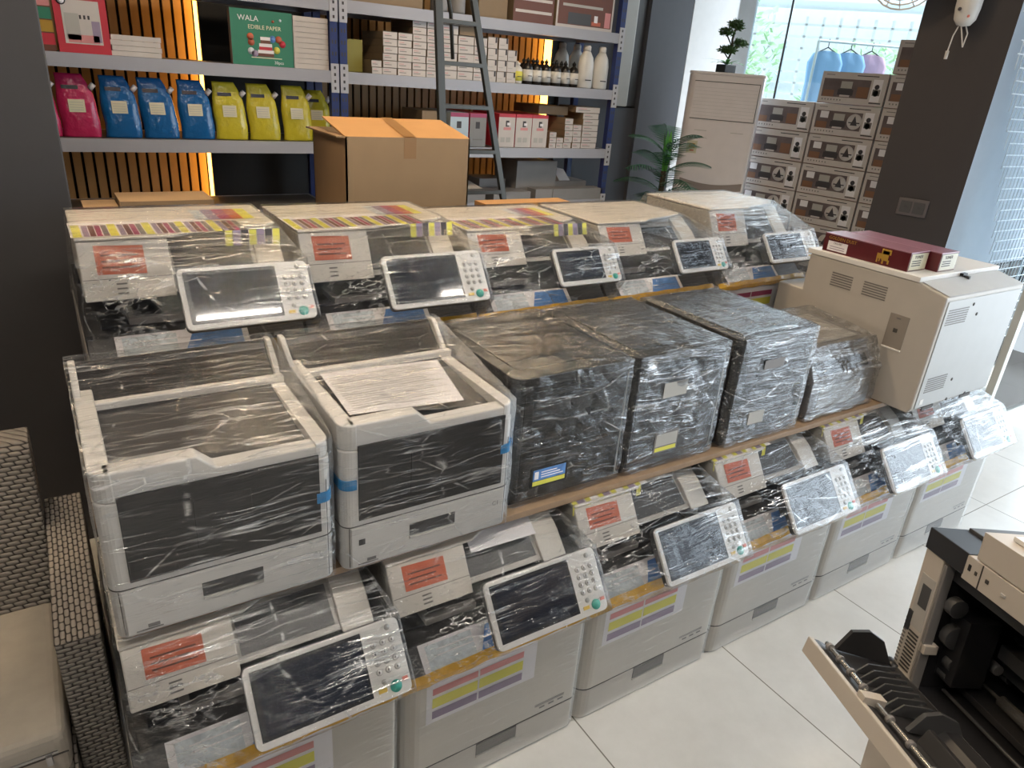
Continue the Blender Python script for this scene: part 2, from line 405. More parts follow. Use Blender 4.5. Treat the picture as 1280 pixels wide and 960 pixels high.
# ------------------------------------------------------------------ multifunction printers
W = .511
def make_mfp(label, loc, seed, kind='front', small=False, sheet=False, tabs=False, white_slip=False, pz=0.0, pw=.315, sticker='pale',
             fl=None, group=None, dense=1.0, keys=True, lh=0.0):
    rs = random.Random(seed)
    t = thing('multifunction_printer', label, 'printer', loc, 0, group)
    # cassette
    b = MB(); out = rrect(0, 0, W, .66, (.045, .008, 0, 0))
    b.prism(out, 'z', .004, .106, M['pcream2'])
    cas = b.build('paper_cassette', t, bevel=.003)
    h = MB(); h.box((.205, -.0015, .068), (.325, .01, .1055), M['slot']); h.box((.205, -.004, .062), (.325, .0, .067), M['pcream2'])
    h.build('cassette_handle', cas)
    # body
    b = MB()
    b.prism(out, 'z', .110, .400, M['pcream'])
    b.prism(rrect(0, .0, W, .66, (.045, .008, 0, 0)), 'z', .1055, .1105, M['seam'])
    b.prism([(0.006, .400), (.055, .447), (.66, .447), (.66, .400)], 'x', .003, W, M['dark'])
    body = b.build('body', t, bevel=.003)
    k = MB()
    for i in range(3): k.box((.395+i*.03, -.0008, .128), (.412+i*.03, 0, .133), M['mid'])
    k.box((.38, -.0008, .140), (.475, 0, .1415), M['mid']); k.box((.38, -.0008, .1445), (.475, 0, .146), M['mid'])
    k.build('printed_marks', body)
    # output tray
    b = MB()
    b.prism([(.06, .448), (.46, .475), (.46, .530), (.47, .530), (.47, .448)], 'x', .006, W-.006, M['tray'])
    b.box((.004, .055, .448), (.016, .46, .458), M['tray'])
    b.box((.04, .10, .455), (.30, .30, .462), M['black'])
    tr_ = b.build('output_tray', t)
    g = MB(); g.box((.10, .105, .462), (.118, .20, .478), M['mid']); g.box((.10, .09, .462), (.235, .108, .480), M['mid'])
    g.build('paper_stop', tr_, bevel=.002)
    # scanner
    LT = .642+lh; SK = LT-.009-.535
    b = MB()
    b.prism([(.068, .535), (.13, LT-.009), (.48, LT-.009), (.48, .447), (.47, .447), (.46, .535)], 'x', .016, .212, M['pcream'])
    b.prism([(.095, .535), (.20, LT-.026), (.205, LT-.009), (.48, LT-.009), (.48, .447), (.47, .447), (.46, .535)], 'x', .212, W-.014, M['pgrey'])
    b.prism([(.085, .535), (.135, .585), (.21, LT-.009), (.23, LT-.009), (.23, .535)], 'x', .425, W-.014, M['pcream'])
    b.box((.480, .12, .450), (W-.014, .46, .53), M['pgrey'])
    sc = b.build('scanner_unit', t, bevel=.003)
    g = MB()
    # ventilation lines on left block, dark glass strip on the right
    for i in range(3): 
        f = .10+i*.08; g.quad((.085, .068+.062*f-.001, .535+SK*f), (.108, .068+.062*f-.001, .535+SK*f), (.108, .068+.062*(f+.03)-.001, .535+SK*(f+.03)), (.085, .068+.062*(f+.03)-.001, .535+SK*(f+.03)), M['slot'])
    f = .36; g.quad((.018, .068+.062*f-.001, .535+SK*f), (.211, .068+.062*f-.001, .535+SK*f), (.211, .068+.062*(f+.012)-.001, .535+SK*(f+.012)), (.018, .068+.062*(f+.012)-.001, .535+SK*(f+.012)), M['slot'])
    g.prism([(.108, .535+SK*.10), (.178, .535+SK*.68), (.176, .535+SK*.71), (.106, .535+SK*.13)], 'x', .222, .415, M['dark'])
    g.build('scanner_markings', sc)
    # platen cover
    b = MB(); b.prism([(.014, .126), (.235, .126), (.275, .150), (W-.05, .200), (W-.012, .225), (W-.012, .485), (.014, .485)], 'z', LT-.0075, LT, M['lid'])
    pc = b.build('platen_cover', t, bevel=.004)
    # warning sticker (lies on the slanting face of the scanner)
    def slant(x, f, d=.0012): return (x, .068+.062*f-d, .535+SK*f+d*.7)
    b = MB()
    b.quad(slant(.050, .44), slant(.155, .42), slant(.155, .90), slant(.050, .93), M['orange'])
    wsx = b.build('warning_sticker', t)
    b = MB()
    for i in range(3):
        f = .54+i*.10; b.quad(slant(.062, f, .002), slant(.142-.012*(i % 2), f-.01, .002), slant(.142-.012*(i % 2), f+.02, .002), slant(.062, f+.03, .002), M['brown'])
    b.build('sticker_print', wsx)
    # toner sticker, folded over the front edge
    b = MB(); b2 = MB()
    x0, x1 = .06, .365
    b.quad((x0, -.001, .255), (x1, -.001, .255), (x1, -.001, .400), (x0, -.001, .400), M['paper'])
    b.quad((x0, -.001, .400), (x1, -.001, .400), (x1, .055, .4495), (x0, .055, .4495), M['paper'])
    if sticker == 'pale': cols = ['pur', 'yel', 'mag']
    else: cols = ['mag2', 'yel', 'mag']
    for ci, (a, c) in enumerate(((.075, .195), (.200, .325))):
        for ri, (z0, z1, mt) in enumerate(((.268, .292, M['pur']), (.302, .332, M['yel']), (.342, .362, M['mag'] if sticker != 'pale' else M['pink']))):
            b2.quad((a, -.0022, z0), (c, -.0022, z0), (c, -.0022, z1), (a, -.0022, z1), mt)
    b2.quad((.075, .0025, .404), (.195, .0025, .404), (.195, .048, .446), (.075, .048, .446), M['cyan'])
    b2.quad((.205, .0025, .404), (.35, .0025, .404), (.35, .048, .446), (.235, .048, .446), M['blu'])
    for i in range(4):
        z = .409+i*.009; y = -.0022+.0495*(z-.4)/.0495+.0035
        b2.quad((.10, y-.0015, z), (.31-.03*i, y-.0015, z), (.31-.03*i, y+.0005, z+.002), (.10, y+.0005, z+.002), M['paper'])
    st = b.build('toner_sticker', t); b2.build('sticker_print', st)
    # amber tape across the front
    b = MB(); n = 24; P = []; F = []
    for i in range(n+1):
        x = -.002+(W+.004)*i/n; w = .0022*math.sin(i*1.3+seed)
        for (y, z) in ((-.0055, .385+w), (-.0065, .400+w), (.004, .414+w*.5)): P.append((x, y-.0008*(i % 2), z+(x-.25)*.012))
    for i in range(n):
        for j in range(2): F.append((i*3+j, (i+1)*3+j, (i+1)*3+j+1, i*3+j+1))
    b.poly(P, F, M['tape'])
    b.build('tape_band', t)
    # control panel: a thin slab tilted back
    px0 = W+.006-pw; ph = .155 if not small else .125
    TL = Vector((px0, .02, .597+pz)); D = Vector((0, -.09, -.126)).normalized()
    if small: TL = Vector((px0, .02, .590+pz))
    nrm = D.cross(Vector((1, 0, 0))).normalized()
    if nrm.z < 0: nrm = -nrm
    xf = Matrix(((1, 0, nrm.x, TL.x), (0, -D.y, nrm.y, TL.y), (0, -D.z, nrm.z, TL.z), (0, 0, 0, 1)))   # local x right, y up the slope, z outwards
    b = MB()
    b.prism(rrect(0, -ph, pw, 0, (.012,)*4, 4), 'z', -.018, -.003, M['dark'], xf)
    b.prism(rrect(0, -ph, pw, 0, (.014,)*4, 4), 'z', -.004, .004, M['pwhite'], xf)
    b.prism([(px0+.02, 0), (px0+.02, 0.01), (W-.05, .01), (W-.05, 0)], 'z', .0, .001, M['dark'])if False else None
    b.box((.03, -.10, -.06), (pw-.03, -.03, -.016), M['dark'], xf)
    cp = b.build('control_panel', t, bevel=.0015)
    sw = .735*pw
    b = MB(); b.box((.012, -ph+.014, .0035), (sw, -.010, .0052), M['screenrim'], xf)
    b.box((.022, -ph+.022, .0052), (sw-.006, -.018, .0058), M['screen'], xf)
    b.build('touch_screen', cp)
    b = MB(); kx = (sw+pw)/2
    ks = (pw-sw)/.084
    for r in range(4):
        for c in range(3):
            b.cyl((kx+(c-1)*.020*ks, -.042*ph/.155-r*.0185*ph/.155, .003), (kx+(c-1)*.020*ks, -.042*ph/.155-r*.0185*ph/.155, .0058), .0068*ks, M['btn'], n=10, xf=xf)
            b.cyl((kx+(c-1)*.020*ks, -.042*ph/.155-r*.0185*ph/.155, .0058), (kx+(c-1)*.020*ks, -.042*ph/.155-r*.0185*ph/.155, .0062), .0055*ks, M['pwhite'], n=10, xf=xf)
            b.box((kx+(c-1)*.020*ks-.0012, -.042*ph/.155-r*.0185*ph/.155-.0022, .0062), (kx+(c-1)*.020*ks+.0012, -.042*ph/.155-r*.0185*ph/.155+.0022, .0066), M['ink'], xf)
    b.cyl((kx+.016*ks, -.016, .003), (kx+.016*ks, -.016, .006), .0065*ks, M['btn'], n=10, xf=xf)
    b.cyl((kx-.014*ks, -.118*ph/.155, .003), (kx-.014*ks, -.118*ph/.155, .006), .006*ks, M['btn'], n=10, xf=xf)
    b.box((kx-.030*ks, -.138*ph/.155, .003), (kx-.012*ks, -.130*ph/.155, .006), M['btny'], xf)
    b.cyl((kx+.008*ks, -.134*ph/.155, .003), (kx+.008*ks, -.134*ph/.155, .0066), .0125*ks, M['btng'], n=20, xf=xf)
    b.box((kx+.024*ks, -.130*ph/.155, .003), (kx+.036*ks, -.122*ph/.155, .006), M['btnr'], xf)
    b.build('keypad', cp)
    # papers lying under the film
    if sheet:
        b = MB()
        zt = LT+.0015
        b.quad((.01, .132, zt), (.33, .132, zt), (.33, .30, zt), (.01, .30, zt), M['paper'])
        for i in range(5):
            x = .015+i*.078
            b.quad((x, .134, zt+.0005), (x+.018, .134, zt+.0005), (x+.018, .27, zt+.0005), (x, .27, zt+.0005), M['yel'])
            for j in range(4):
                b.quad((x+.022+j*.014, .136, zt+.0005), (x+.034+j*.014, .136, zt+.0005), (x+.034+j*.014, .26, zt+.0005), (x+.022+j*.014, .26, zt+.0005), (M['pur'], M['brown'], M['mag'], M['mid'])[j])
        b.build('test_print', t)
        b = MB()
        for j, mm in enumerate(('cyan', 'pur', 'mag', 'orange', 'yel')):
            b.quad((.31+j*.030, .28, zt), (.34+j*.030, .28, zt), (.34+j*.030, .42, zt), (.31+j*.030, .42, zt), M[mm])
        b.build('test_print', t)
        b = MB()
        for j in range(7):
            x = .345+j*.02
            b.poly([(x, .118, LT-.034), (x+.018, .118, LT-.034), (x+.022, .133, LT+.002), (x+.004, .133, LT+.002)], [(0, 1, 2, 3)], (M['yel'], M['pur'], M['ink'])[j % 3])
        b.build('folded_test_print', t)
    if tabs:
        b = MB()
        for i in range(6):
            x = .012+i*.044
            b.poly([(x, .128, LT-.030), (x+.016, .128, LT-.030), (x+.016, .131, LT+.001), (x, .131, LT+.001)], [(0, 1, 2, 3)], M['yel'])
            b.poly([(x, .131, LT+.002), (x+.016, .131, LT+.002), (x+.03, .20, LT+.002), (x+.014, .20, LT+.002)], [(0, 1, 2, 3)], M['yel'])
            b.poly([(x+.016, .131, LT+.0015), (x+.04, .131, LT+.0015), (x+.05, .20, LT+.0015), (x+.03, .20, LT+.0015)], [(0, 1, 2, 3)], (M['pur'], M['paper'])[i % 2])
        b.build('test_print', t)
    if white_slip:
        b = MB()
        b.quad((.235, .128, .600), (.42, .123, .600), (.43, .19, .625), (.245, .195, .625), M['paper'])
        b.build('paper_slip', t)
    # film
    pp = [xf @ Vector((x, y, z)) for x in (0, pw) for y in (0, -ph) for z in (-.012, .008)]
    pts = [(0, .03, .385), (.03, .0, .385), (W, 0, .385), (W, .66, .385), (0, .66, .385), (.016, .066, .533), (.014, .126, LT), (.30, .135, LT), (W-.018, .215, LT), (.016, .485, LT), (W-.018, .485, LT)] + pp
    hull('plastic_wrap', pts, t, fl, off=.0035, cuts=4, sag=.0035)
    # lower turn of film on the body
    b = MB()
    o2 = rrect(-.0035, -.006, W+.0035, .664, (.045, .008, 0, 0))
    n = len(o2); zt = [.02, .08, .14, .22, .30, .385]
    P = [(p[0], p[1]+(.0015*math.sin(z*40+p[0]*9)), z) for z in zt for p in o2]
    F = [(k*n+i, k*n+(i+1) % n, (k+1)*n+(i+1) % n, (k+1)*n+i) for k in range(len(zt)-1) for i in range(n)]
    b.poly(P, F, M['film_low'])
    b.build('wrap_skirt', t)
    return t

M['film_low'] = film('stretch_film_single_turn', lo=.0, hi=.28, thr=.60, sx=3, sy=120, seed=3.3, creases=.25, bump=.15)
FA = [film('stretch_film_wrap_%s' % n, lo=l, hi=h, thr=th, rot=ro, sx=sx, sy=sy, seed=sd, creases=cr, bump=bu) for n, l, h, th, ro, sx, sy, sd, cr, bu in (
    ('heavy', .01, .95, .51, .45, 2.2, 62, 1.0, .6, .5),
    ('light', .008, .85, .54, .30, 2.2, 70, 6.0, .5, .4),
    ('creased', .01, .9, .53, .8, 2.4, 56, 11.0, .7, .5),
    ('cool', .015, .95, .50, .2, 2.0, 66, 17.0, .5, .5))]

# front row standing on the floor
X0 = -.031; P_ = .526
front = [
 ('wrapped cream multifunction printer on the floor beneath the leftmost white desktop printer, nearest the sofa', dict(pz=.0, fl=FA[0], keys=True)),
 ('wrapped floor printer with a white paper slip, beneath the second white desktop printer', dict(white_slip=True, fl=FA[1])),
 ('wrapped floor printer with yellow tabs on its top edge, beneath the leftmost black compact printer', dict(tabs=True, fl=FA[2], pz=-.02)),
 ('wrapped floor printer with yellow tabs, below the third black compact printer on the board', dict(tabs=True, fl=FA[1], pz=-.025)),
 ('wrapped floor printer beneath the small grey wrapped printer, fifth along the front row', dict(tabs=True, fl=FA[3], pz=-.025)),
 ('heavily wrapped floor printer at the far right end, directly beneath the bare cream printer', dict(fl=FA[3], pz=-.02))]
for i, (lb, kw) in enumerate(front):
    make_mfp(lb, (X0+P_*i, 1.062, 0), i, group='wrapped multifunction printers on the floor', **kw)
# back row raised on a bench
BX = [.030, .548, 1.070, 1.590, 2.135]; BZ = .563
back = [
 ('wrapped multifunction printer at the left end of the back row, next to the dark pillar', dict(sheet=True, fl=FA[0], pw=.31, lh=.03, pz=.015)),
 ('wrapped back row printer with large dark screen, directly in front of the open brown carton', dict(sheet=True, fl=FA[1], pw=.31, lh=.025, pz=.01)),
 ('wrapped back row printer with small screen behind the leftmost black compact printer', dict(sheet=True, small=True, fl=FA[2], pw=.252)),
 ('wrapped back row printer with small screen, second from the right end of the back row', dict(small=True, fl=FA[1], pw=.245)),
 ('wrapped multifunction printer at the right end of the back row, before the printer cartons', dict(small=True, fl=FA[3], pw=.30, lh=.03))]
for i, (lb, kw) in enumerate(back):
    make_mfp(lb, (BX[i], 1.782, BZ), 20+i, sticker='strong', group='wrapped multifunction printers in the back row', **kw)
b = MB(); b.box((-.02, 1.78, BZ-.03), (2.70, 2.50, BZ-.001), M['board'])
for x in (0, 1.3, 2.62):
    for y in (1.80, 2.42): b.box((x, y, 0), (x+.06, y+.06, BZ-.03), M['board'])
tag(b.build('display_bench'), 'low wooden bench hidden behind the front printers that lifts the back row of printers', 'bench')

# ------------------------------------------------------------------ long board on the front row
BB = .6445
b = MB(); b.box((.01, 1.205, BB), (3.10, 1.735, BB+.018), M['board'])
tag(b.build('shelf_board', bevel=.001), 'long brown fibreboard laid across the floor printers and carrying the second tier', 'board')
Z2 = BB+.018+.002

# ------------------------------------------------------------------ white desktop printers
def make_desktop(label, loc, seed, fl, sheet, tapes):
    w, d = .405, .425
    t = thing('desktop_printer', label, 'printer', loc, 0, 'wrapped white desktop printers')
    b = MB()
    r = .022
    b.prism(rrect(0, 0, w, d, (r, r, .01, .01)), 'z', .002, .288, M['pwhite'])
    # side walls and front lip around the sunken paper tray
    b.prism(rrect(0, 0, .034, d, (.03, 0, 0, .01)), 'z', .288, .345, M['pwhite'])
    b.prism(rrect(w-.030, 0, w, d, (0, .03, .01, 0)), 'z', .288, .322, M['pwhite'])
    b.prism([(.02, .288), (.02, .345), (.165, .345), (.195, .316), (w-.02, .316), (w-.02, .288)], 'y', .001, .040, M['pwhite'])
    b.prism(rrect(.0, .305, w, .325, (0, 0, 0, 0)), 'z', .288, .338, M['pwhite'])
    body = b.build('body', t, bevel=.005, seg=3)
    s = MB(); s.prism(rrect(-.0008, -.0008, w+.0008, .10, (r, r, 0, 0)), 'z', .108, .110, M['seam']); s.box((.012, -.0008, .01), (.0135, 0, .108), M['seam']); s.box((w-.014, -.0008, .01), (w-.0125, 0, .24), M['mid'])
    s.build('panel_seams', body)
    b = MB(); b.prism([(.04, .290), (.30, .290), (.306, .330), (.31, .290)], 'x', .03, w-.028, M['dark'])
    b.prism([(.040, .289), (.306, .289), (.306, .318), (.12, .304), (.040, .298)], 'x', .034, w-.03, M['dark'])
    b.build('paper_tray', t)
    # hollow black back
    b = MB()
    b.prism([(.326, .288), (.326, .312), (.400, .372), (.412, .386), (d, .386), (d, .288)], 'x', .012, w-.012, M['black'])
    b.prism([(.326, .288), (.330, .345), (.40, .392), (d, .392), (d, .288)], 'x', .0, .013, M['pwhite'])
    b.prism([(.326, .288), (.330, .330), (.40, .392), (d, .392), (d, .288)], 'x', w-.013, w, M['pwhite'])
    b.build('rear_cover', t, bevel=.003)
    # window
    b = MB(); b.box((.034, -.0022, .122), (w-.026, .004, .298), M['black'])
    b.box((.15, -.003, .16), (.25, -.002, .26), M['kblack'])
    b.build('front_window', t, bevel=.002)
    # cassette
    b = MB(); b.box((.016, -.0035, .008), (w-.016, .002, .106), M['pwhite'])
    ca = b.build('paper_cassette', t, bevel=.002)
    b = MB(); b.box((.148, -.0045, .050), (.260, -.003, .080), M['dark']); b.box((.148, -.006, .042), (.259, -.003, .049), M['pgrey'])
    b.build('cassette_handle', ca, bevel=.001)
    b = MB(); b.text('C1', .016, M['mid'], frontxf(w-.038, -.0042, .066))
    b.box((.03, -.0042, .012), (.075, -.0036, .0145), M['mid']); b.box((.05, -.0042, .0165), (.07, -.0036, .024), M['mid'])
    if sheet: b.box((.032, -.0042, .062), (.046, -.0036, .076), M['dark'])
    b.build('printed_marks', t)
    if sheet:
        b = MB(); zp = .2905
        Pq = [(.045, .07, .334), (.30, .05, .328), (.345, .27, .334), (.055, .285, .338)]
        b.quad(*Pq, M['paper'])
        b.build('printed_sheet', t, solid=.0006)
        b = MB()
        for i in range(16):
            f = (i+1)/18; 
            b.box((.06, .078+.19*f, .3355+.0035*f), (.285+.04*f-(.03 if i % 3 else 0), .080+.19*f, .3359+.0035*f), M['btn'])
        b.build('sheet_print', t)
    for (x0, x1, z) in tapes:
        b = MB()
        if x0 <= 0: b.prism(rrect(-.0015, -.0038, x1, .14, (r, 0, 0, 0)), 'z', z, z+.022, M['bluetape'])
        else: b.prism(rrect(x0, -.0038, w+.0015, .14, (0, r, 0, 0)), 'z', z, z+.022, M['bluetape'])
        b.build('blue_tape', t)
    pts = [(x, y, .006) for x in (0, w) for y in (0.012, d)]+[(.012, 0, .006), (w-.012, 0, .006), (0, .01, .347), (.01, 0, .347), (w, .01, .325), (w-.012, 0, .323), (0.165, 0, .347), (0, .40, .394), (w, .40, .394), (0, d, .394), (w, d, .394)]
    hull('plastic_wrap', pts, t, fl, off=.0035, cuts=4, sag=.004)
    return t
make_desktop('wrapped white desktop printer above the rattan arm, leftmost of the second tier, empty tray', (-.012, 1.180, Z2), 1, FA[0], False, [(w_, 1, .19) for w_ in (.372,)])
make_desktop('wrapped white desktop printer with a printed white sheet lying in its top tray', (.412, 1.180, Z2), 2, FA[1], True, [(0, .03, .20), (.372, 1, .20)])

# ------------------------------------------------------------------ black compact printers
def make_compact(label, loc, seed, fl, sticker):
    w, d, h = .350, .42, .354
    t = thing('compact_printer', label, 'printer', loc, 0, 'wrapped black compact printers')
    b = MB(); b.prism(rrect(0, 0, w, d, (.022, .006, .01, .02), 5), 'z', .012, h-.03, M['kblack'])
    b.prism(rrect(.01, .01, w-.01, d-.01), 'z', .0, .012, M['black'])
    for i in range(7): b.box((-.0015, .06+i*.011, .04), (.001, .066+i*.011, .29), M['dark'])
    b.box((-.002, .025, .02), (.0, .045, h-.04), M['mid'])
    b.build('body', t, bevel=.004)
    b = MB(); b.prism(rrect(-.002, -.002, w+.002, d, (.026, .01, .02, .03), 6), 'z', h-.03, h-.006, M['ktop'])
    b.prism(rrect(.03, .05, w-.03, d-.06, (.02,)*4, 6), 'z', h-.006, h-.002, M['dark'])
    b.build('top_cover', t, bevel=.008, seg=3)
    b = MB(); b.box((.026, -.003, .03), (w-.010, .003, h-.045), M['black'])
    b.box((.03, -.0036, .15), (w-.02, -.002, .153), M['dark']); b.box((.05, -.0045, .20), (w-.12, -.002, .285), M['kblack'])
    b.box((w-.0085, -.0035, .02), (w-.005, .0, h-.035), M['pgrey'])
    b.build('front_cover', t, bevel=.003)
    b = MB()
    if sticker == 0:
        b.box((.060, -.0075, .045), (.172, -.0035, .100), M['black']); b.box((.066, -.0082, .064), (.166, -.0075, .095), M['blu']); b.box((.066, -.0082, .050), (.166, -.0075, .062), M['yel'])
        b.box((.070, -.009, .069), (.082, -.0082, .090), M['paper'])
        for i in range(3): b.box((.09, -.009, .071+i*.007), (.158-.01*i, -.0082, .0735+i*.007), M['paper'])
    elif sticker == 1:
        b.box((.11, -.0075, .045), (.20, -.0035, .110), M['mid']); b.box((.115, -.0082, .05), (.195, -.0075, .062), M['yel']); b.box((.115, -.0082, .066), (.195, -.0075, .104), M['btn'])
        q = MB(); q.box((.112, -.0082, .218), (.20, -.0075, .262), M['btn']); q.build('paper_label', t)
    else:
        b.box((.10, -.0075, .06), (.17, -.0035, .10), M['btn']); q = MB(); q.box((.12, -.0082, .24), (.21, -.0075, .27), M['mid']); q.build('paper_label', t)
    b.build('front_label', t)
    pts = [(x, y, z) for x in (0, w) for y in (.02, d) for z in (.004, h-.008)]+[(.02, 0, .004), (w, 0, .004), (.02, 0, h-.008), (w, 0, h-.008), (.02, .02, h), (w-.02, .02, h), (.02, d-.02, h), (w-.02, d-.02, h)]
    hull('plastic_wrap', pts, t, fl, off=.004, cuts=4, sag=.006)
    return t
FK = [film('stretch_film_compact_%s' % n, fk=1.5, fcap=.85, kr=30.0, lo=.01, hi=h, thr=th, rot=ro, sx=4, sy=sy, seed=sd, creases=cr, bump=bu) for n, h, th, ro, sy, sd, cr, bu in (
    ('taut', .55, .57, .9, 42, 21, .9, .7), ('wavy', .75, .54, .5, 48, 27, .8, .7), ('bright', .8, .53, .35, 60, 33, .8, .7), ('dense', .8, .50, .4, 55, 41, .8, .6))]
make_compact('wrapped black compact printer with blue and yellow sticker, leftmost of the three on the board', (.852, 1.232, Z2), 1, FK[0], 0)
make_compact('wrapped black compact printer in the middle of three, pale label high on its front', (1.215, 1.230, Z2), 2, FK[1], 1)
make_compact('wrapped black compact printer with bright reflecting top, right of its two twins', (1.605, 1.222, Z2), 3, FK[2], 2)

# small grey printer
t = thing('compact_printer', 'small low grey wrapped printer squeezed between the last black printer and the bare cream printer', 'printer', (2.025, 1.235, Z2))
w, d, h = .36, .34, .25
b = MB(); b.prism([(0, .0), (-.0, .13), (.05, .20), (.05, .235), (.31, .25), (d, .2), (d, 0)], 'x', 0, w, M['mid']); b.build('body', t, bevel=.012, seg=3)
b = MB(); b.prism([(.012, .148), (.062, .203), (.058, .206), (.008, .15)], 'x', .04, w-.03, M['black']); b.box((.05, -.003, .03), (w-.05, .001, .11), M['btn']); b.build('front_cover', t, bevel=.002)
b = MB(); b.prism([(.07, .238), (.28, .249), (.28, .254), (.07, .243)], 'x', .05, w-.05, M['pgrey']); b.build('top_cover', t, bevel=.004)
hull('plastic_wrap', [(x, y, z) for x in (-.003, w+.003) for y, z in ((-.005, .0), (-.004, .14), (.04, .24), (.31, .265), (d, .22), (d, .0))], t, FK[3], off=.004, cuts=4, sag=.010)

# ------------------------------------------------------------------ bare cream printer
t = thing('office_printer', 'large bare cream printer standing side on upon the board, two maroon boxes on its lid', 'printer', (2.435, 1.10, Z2-.0))
M['shade'] = mat('side_recess_brown_grey', (.24, .21, .18), .5); M['bcream'] = mat('bare_printer_cream', (.44, .405, .36), .42); M['bface'] = mat('bare_printer_face', (.42, .43, .43), .45)
w = .535
b = MB()
b.prism([(.012, .0), (.0, .02), (.0, .425), (.098, .449), (.53, .449), (.53, .0)], 'x', 0, w, M['bcream'])
b.box((.0, .52, .0), (w, .64, .31), M['bcream'])
body = b.build('body', t, bevel=.006, seg=3)
b = MB(); b.box((.018, -.003, .018), (w-.012, .004, .410), M['bface']); fp = b.build('rear_panel', t, bevel=.002)
for x0, z0 in ((.035, .325), (.045, .075)):
    b = MB()
    for i in range(7): b.box((x0, -.0042, z0+i*.0085), (x0+.13, -.0028, z0+.0035+i*.0085), M['slot'])
    b.build('vent', fp)
for x, z in ((.235, .345), (.22, .10), (.19, .385), (.23, .02), (.36, .02)):
    b = MB(); b.cyl((x, -.0045, z), (x, -.002, z), .006, M['seam'], n=10); b.build('screw', fp)
b = MB(); b.box((.04, -.004, .03), (.06, -.0028, .05), M['pwhite']); b.build('panel_label', fp)
for x in (.07, .33): b = MB(); b.box((x, -.004, .004), (x+.075, .0, .016), M['seam']); b.build('foot_slot', fp)
for y0, y1 in ((.20, .29), (.335, .42)):
    b = MB()
    for i in range(6): b.box((-.0012, y0, .355+i*.009), (.001, y1, .359+i*.009), M['slot'])
    b.build('vent', body)
b = MB(); b.box((-.0015, .095, .205), (.001, .165, .325), M['shade']); b.box((-.004, .095, .200), (.002, .165, .206), M['pwhite']); b.box((-.003, .125, .262), (.0, .14, .276), M['seam']); b.box((-.003, .125, .31), (.0, .14, .315), M['slot'])
b.build('side_handle', body, bevel=.001)
b = MB(); b.box((-.003, .100, .4495), (w+.002, .54, .467), M['pwhite']); b.prism([(.0, .426), (.098, .4500), (.098, .453), (-.002, .428)], 'x', .012, w-.01, M['bface'])
lid = b.build('top_lid', t, bevel=.003)
b = MB(); b.box((.255, .088, .452), (.285, .102, .462), M['black']); b.box((.262, .070, .446), (.272, .096, .456), M['black']); b.build('lid_latch', lid)
# maroon boxes
ZL = Z2+.4675
def maroon(label, loc, L, end, front_print):
    t = thing('toner_carton', label, 'box', loc, 0, 'maroon cartons on the bare cream printer')
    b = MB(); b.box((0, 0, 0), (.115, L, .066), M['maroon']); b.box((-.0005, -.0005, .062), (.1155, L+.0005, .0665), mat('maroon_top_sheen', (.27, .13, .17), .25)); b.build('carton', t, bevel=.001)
    b = MB()
    b.box((.006, -.0015, .004), (.109, -.0005, .060), end)
    for i in range(3): b.box((.015, -.0022, .018+i*.008), (.07, -.0015, .021+i*.008), M['ink'])
    b.text('TONER', .016, M['ink'], frontxf(.05, -.0022, .044))
    if front_print:
        b.text('GOLDEN DUST', .0165, M['gold'], leftxf(-.0012, L-.075, .047))
        b.box((-.0012, L-.10, .006), (-.0002, L-.02, .040), M['paper'])
        b.text('CRG-067', .009, M['ink'], leftxf(-.0018, L-.06, .031))
        for i in range(2): b.box((-.0018, L-.09, .012+i*.008), (-.0011, L-.03, .0145+i*.008), M['pur'])
        # gold beast emblem: body, head, legs
        for (y0, y1, z0, z1) in ((.075, .098, .018, .052), (.068, .103, .040, .058), (.098, .118, .022, .040), (.070, .076, .008, .022), (.090, .096, .006, .022), (.112, .117, .008, .024), (.104, .108, .012, .024)):
            b.box((-.0012, y0, z0), (-.0003, y1, z1), M['gold'])
    b.build('carton_label', t)
    return t
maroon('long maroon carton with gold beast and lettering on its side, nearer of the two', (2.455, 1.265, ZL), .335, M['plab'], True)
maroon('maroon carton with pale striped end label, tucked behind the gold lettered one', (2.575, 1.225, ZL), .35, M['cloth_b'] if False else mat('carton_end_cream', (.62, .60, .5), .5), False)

# ------------------------------------------------------------------ open printer in the right foreground
xv = Vector((.878, -.475, -.056)); yv = Vector((.464, .874, -.142)); zv = Vector((.116, .099, .988))
t = thing('opened_printer', 'cream printer at the right foreground with its side door hanging open and black works exposed', 'printer')
t.matrix_world = Matrix(((xv.x, yv.x, zv.x, 1.40), (xv.y, yv.y, zv.y, .501), (xv.z, yv.z, zv.z, .516), (0, 0, 0, 1)))
b = MB()
OC = M['opcream']
b.box((0, -.056, .020), (.38, 0, .308), OC)                       # far column with vents
b.box((.0, -.50, -.44), (.38, .004, -.002), OC)                   # lower housing
b.box((.30, -.50, .0), (.38, -.056, .30), M['black'])
b.box((.0, -.50, .0), (.30, -.44, .30), OC)
body = b.build('body', t, bevel=.004)
b = MB()
for i in range(11): b.box((-.001, -.050, .036+i*.0085), (.001, -.020, .040+i*.0085), M['seam'])
for i in range(14): b.box((-.001, -.012, .030+i*.0085), (.001, -.003, .034+i*.0085), M['slot'])
b.box((-.0015, -.048, .185), (.001, -.022, .235), M['dark']); b.box((-.001, -.052, .135), (.001, -.012, .255), M['pgrey'])
b.box((-.003, -.018, .12), (.001, -.006, .165), M['black'])
b.build('side_vents', body)
b = MB(); b.box((-.002, -.112, .306), (.30, .002, .352), M['black']); b.box((.08, -.1, .335), (.34, -.002, .358), M['dark'])
for i in range(10): b.box((.30, -.09+i*.009, .345), (.36, -.086+i*.009, .362), M['black'])
b.build('top_cap', t, bevel=.006)
